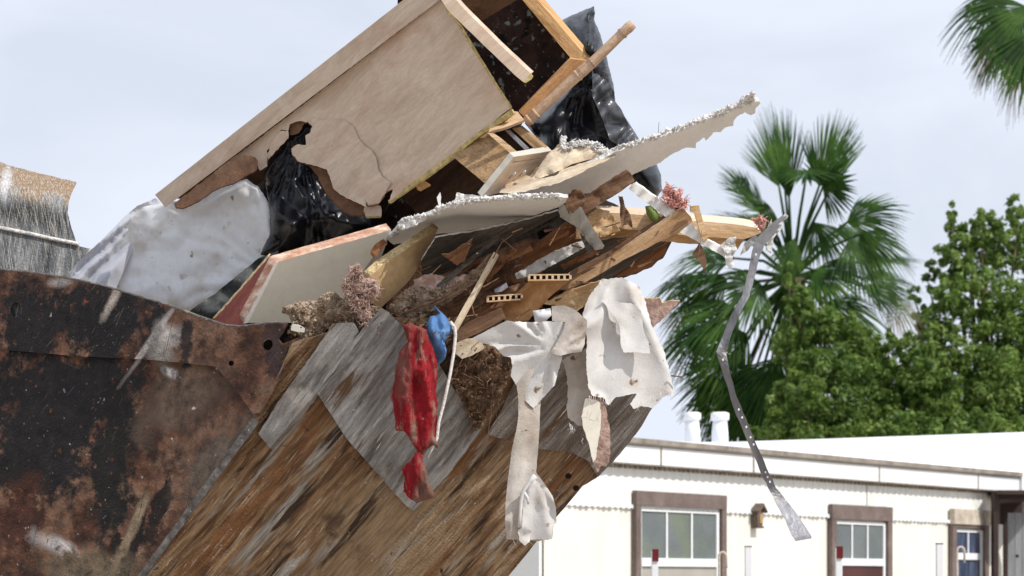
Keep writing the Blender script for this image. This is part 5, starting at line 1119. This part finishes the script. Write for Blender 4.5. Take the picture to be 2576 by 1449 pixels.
# hub x, y, depth offset, axis (x, up, away), length m, normal, spread, droop, kind
PF = [
 (1975, 480, -.3, -.22, 1, -.1, 1.45, .6, -1, .1, 26, .02, 0), (1985, 500, .2, -.08, 1, -.1, 1.5, -.6, -1, .1, 24, .02, 0), (2060, 470, .2, .28, 1, .1, 1.35, -.3, -1, .2, 36, .03, 0), (2085, 480, -.3, .35, 1, .1, 1.3, .7, -1, .1, 24, .03, 0),
 (2030, 430, -.6, .15, -.3, -.8, .75, .1, -1, .1, 150, .10, 0), (2070, 470, -.5, .5, .3, -.7, .75, .1, -1, .1, 120, .15, 0), (1960, 470, .4, -.4, 1, .2, 1.1, .3, -1, .2, 34, .04, 0),
 (1925, 540, -.2, -.7, .8, -.2, 1.0, .6, -1, .4, 34, .12, 0), (1890, 500, .5, -.8, 1, .1, .85, .2, -.7, .7, 40, .15, 0), (1960, 560, -.4, -.6, .2, -.5, .9, .3, -1, .4, 50, .35, 0), (1940, 600, .2, -.9, .5, .1, 1.2, .5, -1, .4, 30, .25, 0),
 (2000, 600, -.5, -.3, -1, -.3, .9, .5, -1, .2, 40, .15, 0), (2050, 560, -.4, .4, -1, -.4, .9, -.4, -1, .2, 50, .2, 0),
 (2130, 560, -.2, .9, .35, -.3, 1.15, .3, -1, .9, 60, .34, 0), (2110, 590, .5, .9, 0, .3, 1.1, -.1, -.8, .9, 70, .6, 0), (2140, 600, -.5, .35, -.9, -.3, 1.15, .6, -1, .1, 55, .3, 0), (2160, 590, -.3, .8, -.4, -.3, 1.0, .5, -1, .2, 50, .4, 0),
 (1790, 560, .4, -.9, .25, .2, .95, .1, -.6, .9, 40, .5, 0), (1850, 650, -.3, -1, .1, -.2, 1.25, .1, -.7, .9, 50, .5, 0), (1760, 700, .1, -1, -.1, -.1, 1.0, .1, -.5, .9, 60, .7, 0),
 (1860, 780, -.6, -1, -.25, -.4, 1.35, .2, -.8, .8, 60, .5, 0), (1790, 830, -.2, -1, -.35, -.2, 1.15, .1, -.6, .8, 55, .6, 0), (1880, 840, -.4, -.9, -.5, -.4, 1.35, .3, -1, .5, 60, .35, 0), (1830, 700, .3, -.9, -.5, .1, 1.2, .3, -1, .4, 50, .4, 0),
 (1840, 900, .2, -.7, -1, 0, 1.3, .4, -1, .2, 50, .15, 0), (1820, 960, .1, -.3, -1, 0, 1.2, .3, -1, .1, 45, .1, 0), (1900, 1000, -.2, .1, -1, 0, 1.2, .1, -1, .1, 50, .1, 0), (1900, 930, .1, -.6, -1, -.2, 1.5, .4, -1, .2, 45, .2, 0), (1870, 940, .3, -.4, -1, .1, 1.4, .4, -1, .2, 35, .1, 0), (1960, 900, -.7, -.1, -1, -.4, 1.3, .1, -1, .3, 70, .2, 0), (1930, 960, -.2, -.3, -1, -.2, 1.3, .1, -1, .3, 60, .2, 0), (2080, 760, -.4, .9, -.4, -.3, 1.2, .3, -1, .7, 60, .5, 0),
 (2170, 700, .3, 1, .05, .1, 1.1, -.1, -.6, 1, 45, .35, 0), (2220, 660, .6, 1, .15, .1, .75, 0, -.5, 1, 30, .15, 0), (2110, 830, .2, .6, -.9, -.2, 1.2, .5, -1, .2, 50, .3, 0), (2020, 780, -.8, .3, -.9, -.5, 1.1, .2, -1, .4, 70, .3, 0),
 (2170, 720, -.2, .9, -.3, -.2, 1.0, .3, -1, .6, 40, .3, 0), (1740, 760, .6, -.4, -1, 0, .95, .5, -1, 0, 45, .2, 1), (2240, 740, .7, .5, -1, .1, .9, .4, -1, 0, 40, .2, 1), (2180, 880, .4, .3, -1, 0, 1.2, .4, -1, 0, 40, .2, 1), (1850, 1010, .4, -.2, -1, 0, 1.1, .2, -1, 0, 35, .1, 1),
 (1905, 600, .3, -.8, .4, .3, 1.1, .2, -.8, .8, 55, .35, 0), (1920, 720, -.5, -.6, -.3, -.5, 1.1, .3, -1, .4, 70, .35, 0), (2050, 680, -.6, .6, -.3, -.4, 1.0, .2, -1, .5, 75, .35, 0),
]
palm(None, 1992, 700, 46, PF, .17, 'tall fan palm with upright green fronds rising behind the right end of the heap')
PF2 = [(2590, 20, -.5, -.6, -.8, -.3, 1.2, .3, -1, .3, 75, .3, 0), (2540, -10, .2, -1, -.35, 0, 1.05, .2, -.8, .8, 55, .6, 0), (2610, 70, -.6, -.1, -1, -.3, 1.3, .1, -1, .2, 60, .1, 0), (2520, 60, .3, -.35, -1, 0, .95, .4, -1, .1, 45, .15, 0),
       (2500, 80, .2, -.3, -1, 0, .9, .3, -1, 0, 22, .1, 1), (2560, 110, -.2, -.1, -1, 0, 1.1, .3, -1, 0, 22, .1, 1), (2620, -60, 0, .5, .6, 0, 1.2, 0, -1, .3, 100, .3, 0), (2700, 0, 0, 1, .1, 0, 1.2, 0, -1, .8, 90, .4, 0), (2600, -120, 0, -.1, 1, 0, 1.2, 0, -1, .1, 100, .1, 0)]
palm(None, 2660, 20, 40, PF2, .18, 'second fan palm whose drooping fronds enter at the top right corner')

def crown_mesh(name, clumps, Yc, n, size, m, parent, seed, inner=.2):
    rng = np.random.default_rng(seed)
    Ps = []; Ns = []
    vol = np.array([c[2] * c[3] for c in clumps], float); cnt = (vol / vol.sum() * n).astype(int)
    for c, k in zip(clumps, cnt):
        cx, cy, rx, ry, dY = c
        ctr = np.array(P(cx, cy, Yc + dY)); r3 = np.array([rx * A * Yc, (rx + ry) / 2 * A * Yc, ry * A * Yc])
        nsub = max(10, int(k / 55)); d = rng.normal(size=(nsub, 3)); d /= np.linalg.norm(d, axis=1)[:, None]
        sc = ctr + d * r3 * rng.uniform(.1, 1.0, (nsub, 1)) ** .6; sr = r3.mean() * rng.uniform(.10, .30, nsub)
        pick = rng.integers(0, nsub, k)
        q = rng.normal(size=(k, 3)); q /= np.linalg.norm(q, axis=1)[:, None]
        rad = rng.uniform(inner, 1.08, (k, 1)) ** .8
        Ps.append(sc[pick] + q * sr[pick][:, None] * rad); Ns.append(q + rng.normal(size=(k, 3)) * .55 + np.array([0, 0, .35]))
    Pp = np.concatenate(Ps); Nn = np.concatenate(Ns); Nn /= np.linalg.norm(Nn, axis=1)[:, None]; k = len(Pp)
    a = rng.normal(size=(k, 3)); a -= Nn * (a * Nn).sum(1)[:, None]; a /= np.linalg.norm(a, axis=1)[:, None]; b = np.cross(Nn, a)
    s = size * rng.uniform(.6, 1.3, (k, 1))
    v = np.stack([Pp - a * s, Pp + b * s * .42 + Nn * s * .1, Pp + a * s, Pp - b * s * .42 + Nn * s * .1], 1).reshape(-1, 3)
    og = np.array(ORG[parent.name]); v = v - og
    me = bpy.data.meshes.new(name); me.vertices.add(4 * k); me.vertices.foreach_set('co', v.astype(np.float32).ravel())
    me.loops.add(4 * k); me.loops.foreach_set('vertex_index', np.arange(4 * k, dtype=np.int32))
    me.polygons.add(k); me.polygons.foreach_set('loop_start', np.arange(0, 4 * k, 4, dtype=np.int32)); me.polygons.foreach_set('loop_total', np.full(k, 4, np.int32))
    me.materials.append(m); me.update(calc_edges=True); me.validate()
    o = bpy.data.objects.new(name, me); COL.objects.link(o); o.parent = parent; ORG[o.name] = ORG[parent.name]
    return o
def tree(label, Yc, clumps, n, size, m, tx, seed):
    base = P(tx, 1465, Yc); base.z = 0
    t = thing('broadleaf_tree', label, 'tree', base)
    top = P(tx, min(c[1] for c in clumps) + 120, Yc)
    G = [tube_geo([base, base.lerp(top, .35) + Vector((.1, 0, 0)), base.lerp(top, .7), top], [.2, .15, .09, .03], 10)]
    for c in clumps:
        e = P(c[0], c[1] + c[3] * .5, Yc + c[4]); s0 = base.lerp(top, random.uniform(.25, .55))
        G.append(tube_geo([s0, s0.lerp(e, .5) + Vector((0, 0, -.1)), e], [.07, .045, .012], 7))
    V, F = merge(G); link('trunk', V, F, m_bark, t, True)
    crown_mesh('crown', clumps, Yc, n, size, m, t, seed)
tree('tall leafy tree at the right edge behind the mobile home', 50, [(2400, 640, 50, 70, 0), (2500, 620, 70, 80, .3), (2390, 760, 70, 80, -.4), (2510, 780, 90, 100, -.3), (2380, 900, 80, 90, -.5), (2500, 930, 110, 110, -.6), (2420, 1050, 110, 80, -.4), (2600, 900, 90, 200, 0), (2600, 650, 60, 110, .3),
     (2560, 1050, 100, 90, -.3), (2395, 545, 22, 50, 0), (2470, 560, 36, 44, 0), (2560, 550, 34, 60, 0), (2335, 690, 26, 40, 0), (2440, 600, 50, 40, .2), (2440, 700, 60, 60, 0), (2350, 840, 30, 40, -.2), (2480, 1080, 110, 50, -.8), (2320, 800, 30, 50, 0), (2345, 960, 60, 90, -.4), (2300, 740, 18, 24, 0)], 60000, .052, m_leaf2, 2480, 1)
tree('broad darker green tree low behind the mobile home roof', 44, [(2010, 1010, 90, 80, 0), (2130, 970, 100, 90, 0), (2250, 1000, 100, 90, .2), (1970, 1080, 80, 50, -.3), (2090, 1070, 110, 60, -.4), (2230, 1080, 120, 60, -.4), (2350, 1070, 80, 60, 0), (2300, 900, 60, 70, .4), (2170, 880, 80, 60, .5), (2420, 1080, 90, 50, 0), (1900, 1095, 40, 24, -.2), (2060, 1100, 160, 40, -.9), (2300, 1090, 160, 40, -.9), (2030, 1010, 60, 60, -1), (2120, 1030, 60, 60, -1), (2320, 960, 60, 80, 0), (2370, 1000, 60, 80, 0)],
     52000, .046, m_leaf, 2140, 2)
tree('light green leafy treetop growing up in front of the tall palm', 44.6, [(2010, 770, 40, 60, 0), (1985, 700, 16, 34, 0), (2060, 830, 60, 60, -.1), (2130, 850, 50, 60, .1), (1990, 870, 50, 60, 0), (2060, 930, 80, 70, -.2), (2180, 930, 70, 60, 0), (2240, 860, 40, 40, 0)], 22000, .044, m_leaf2, 2050, 3)
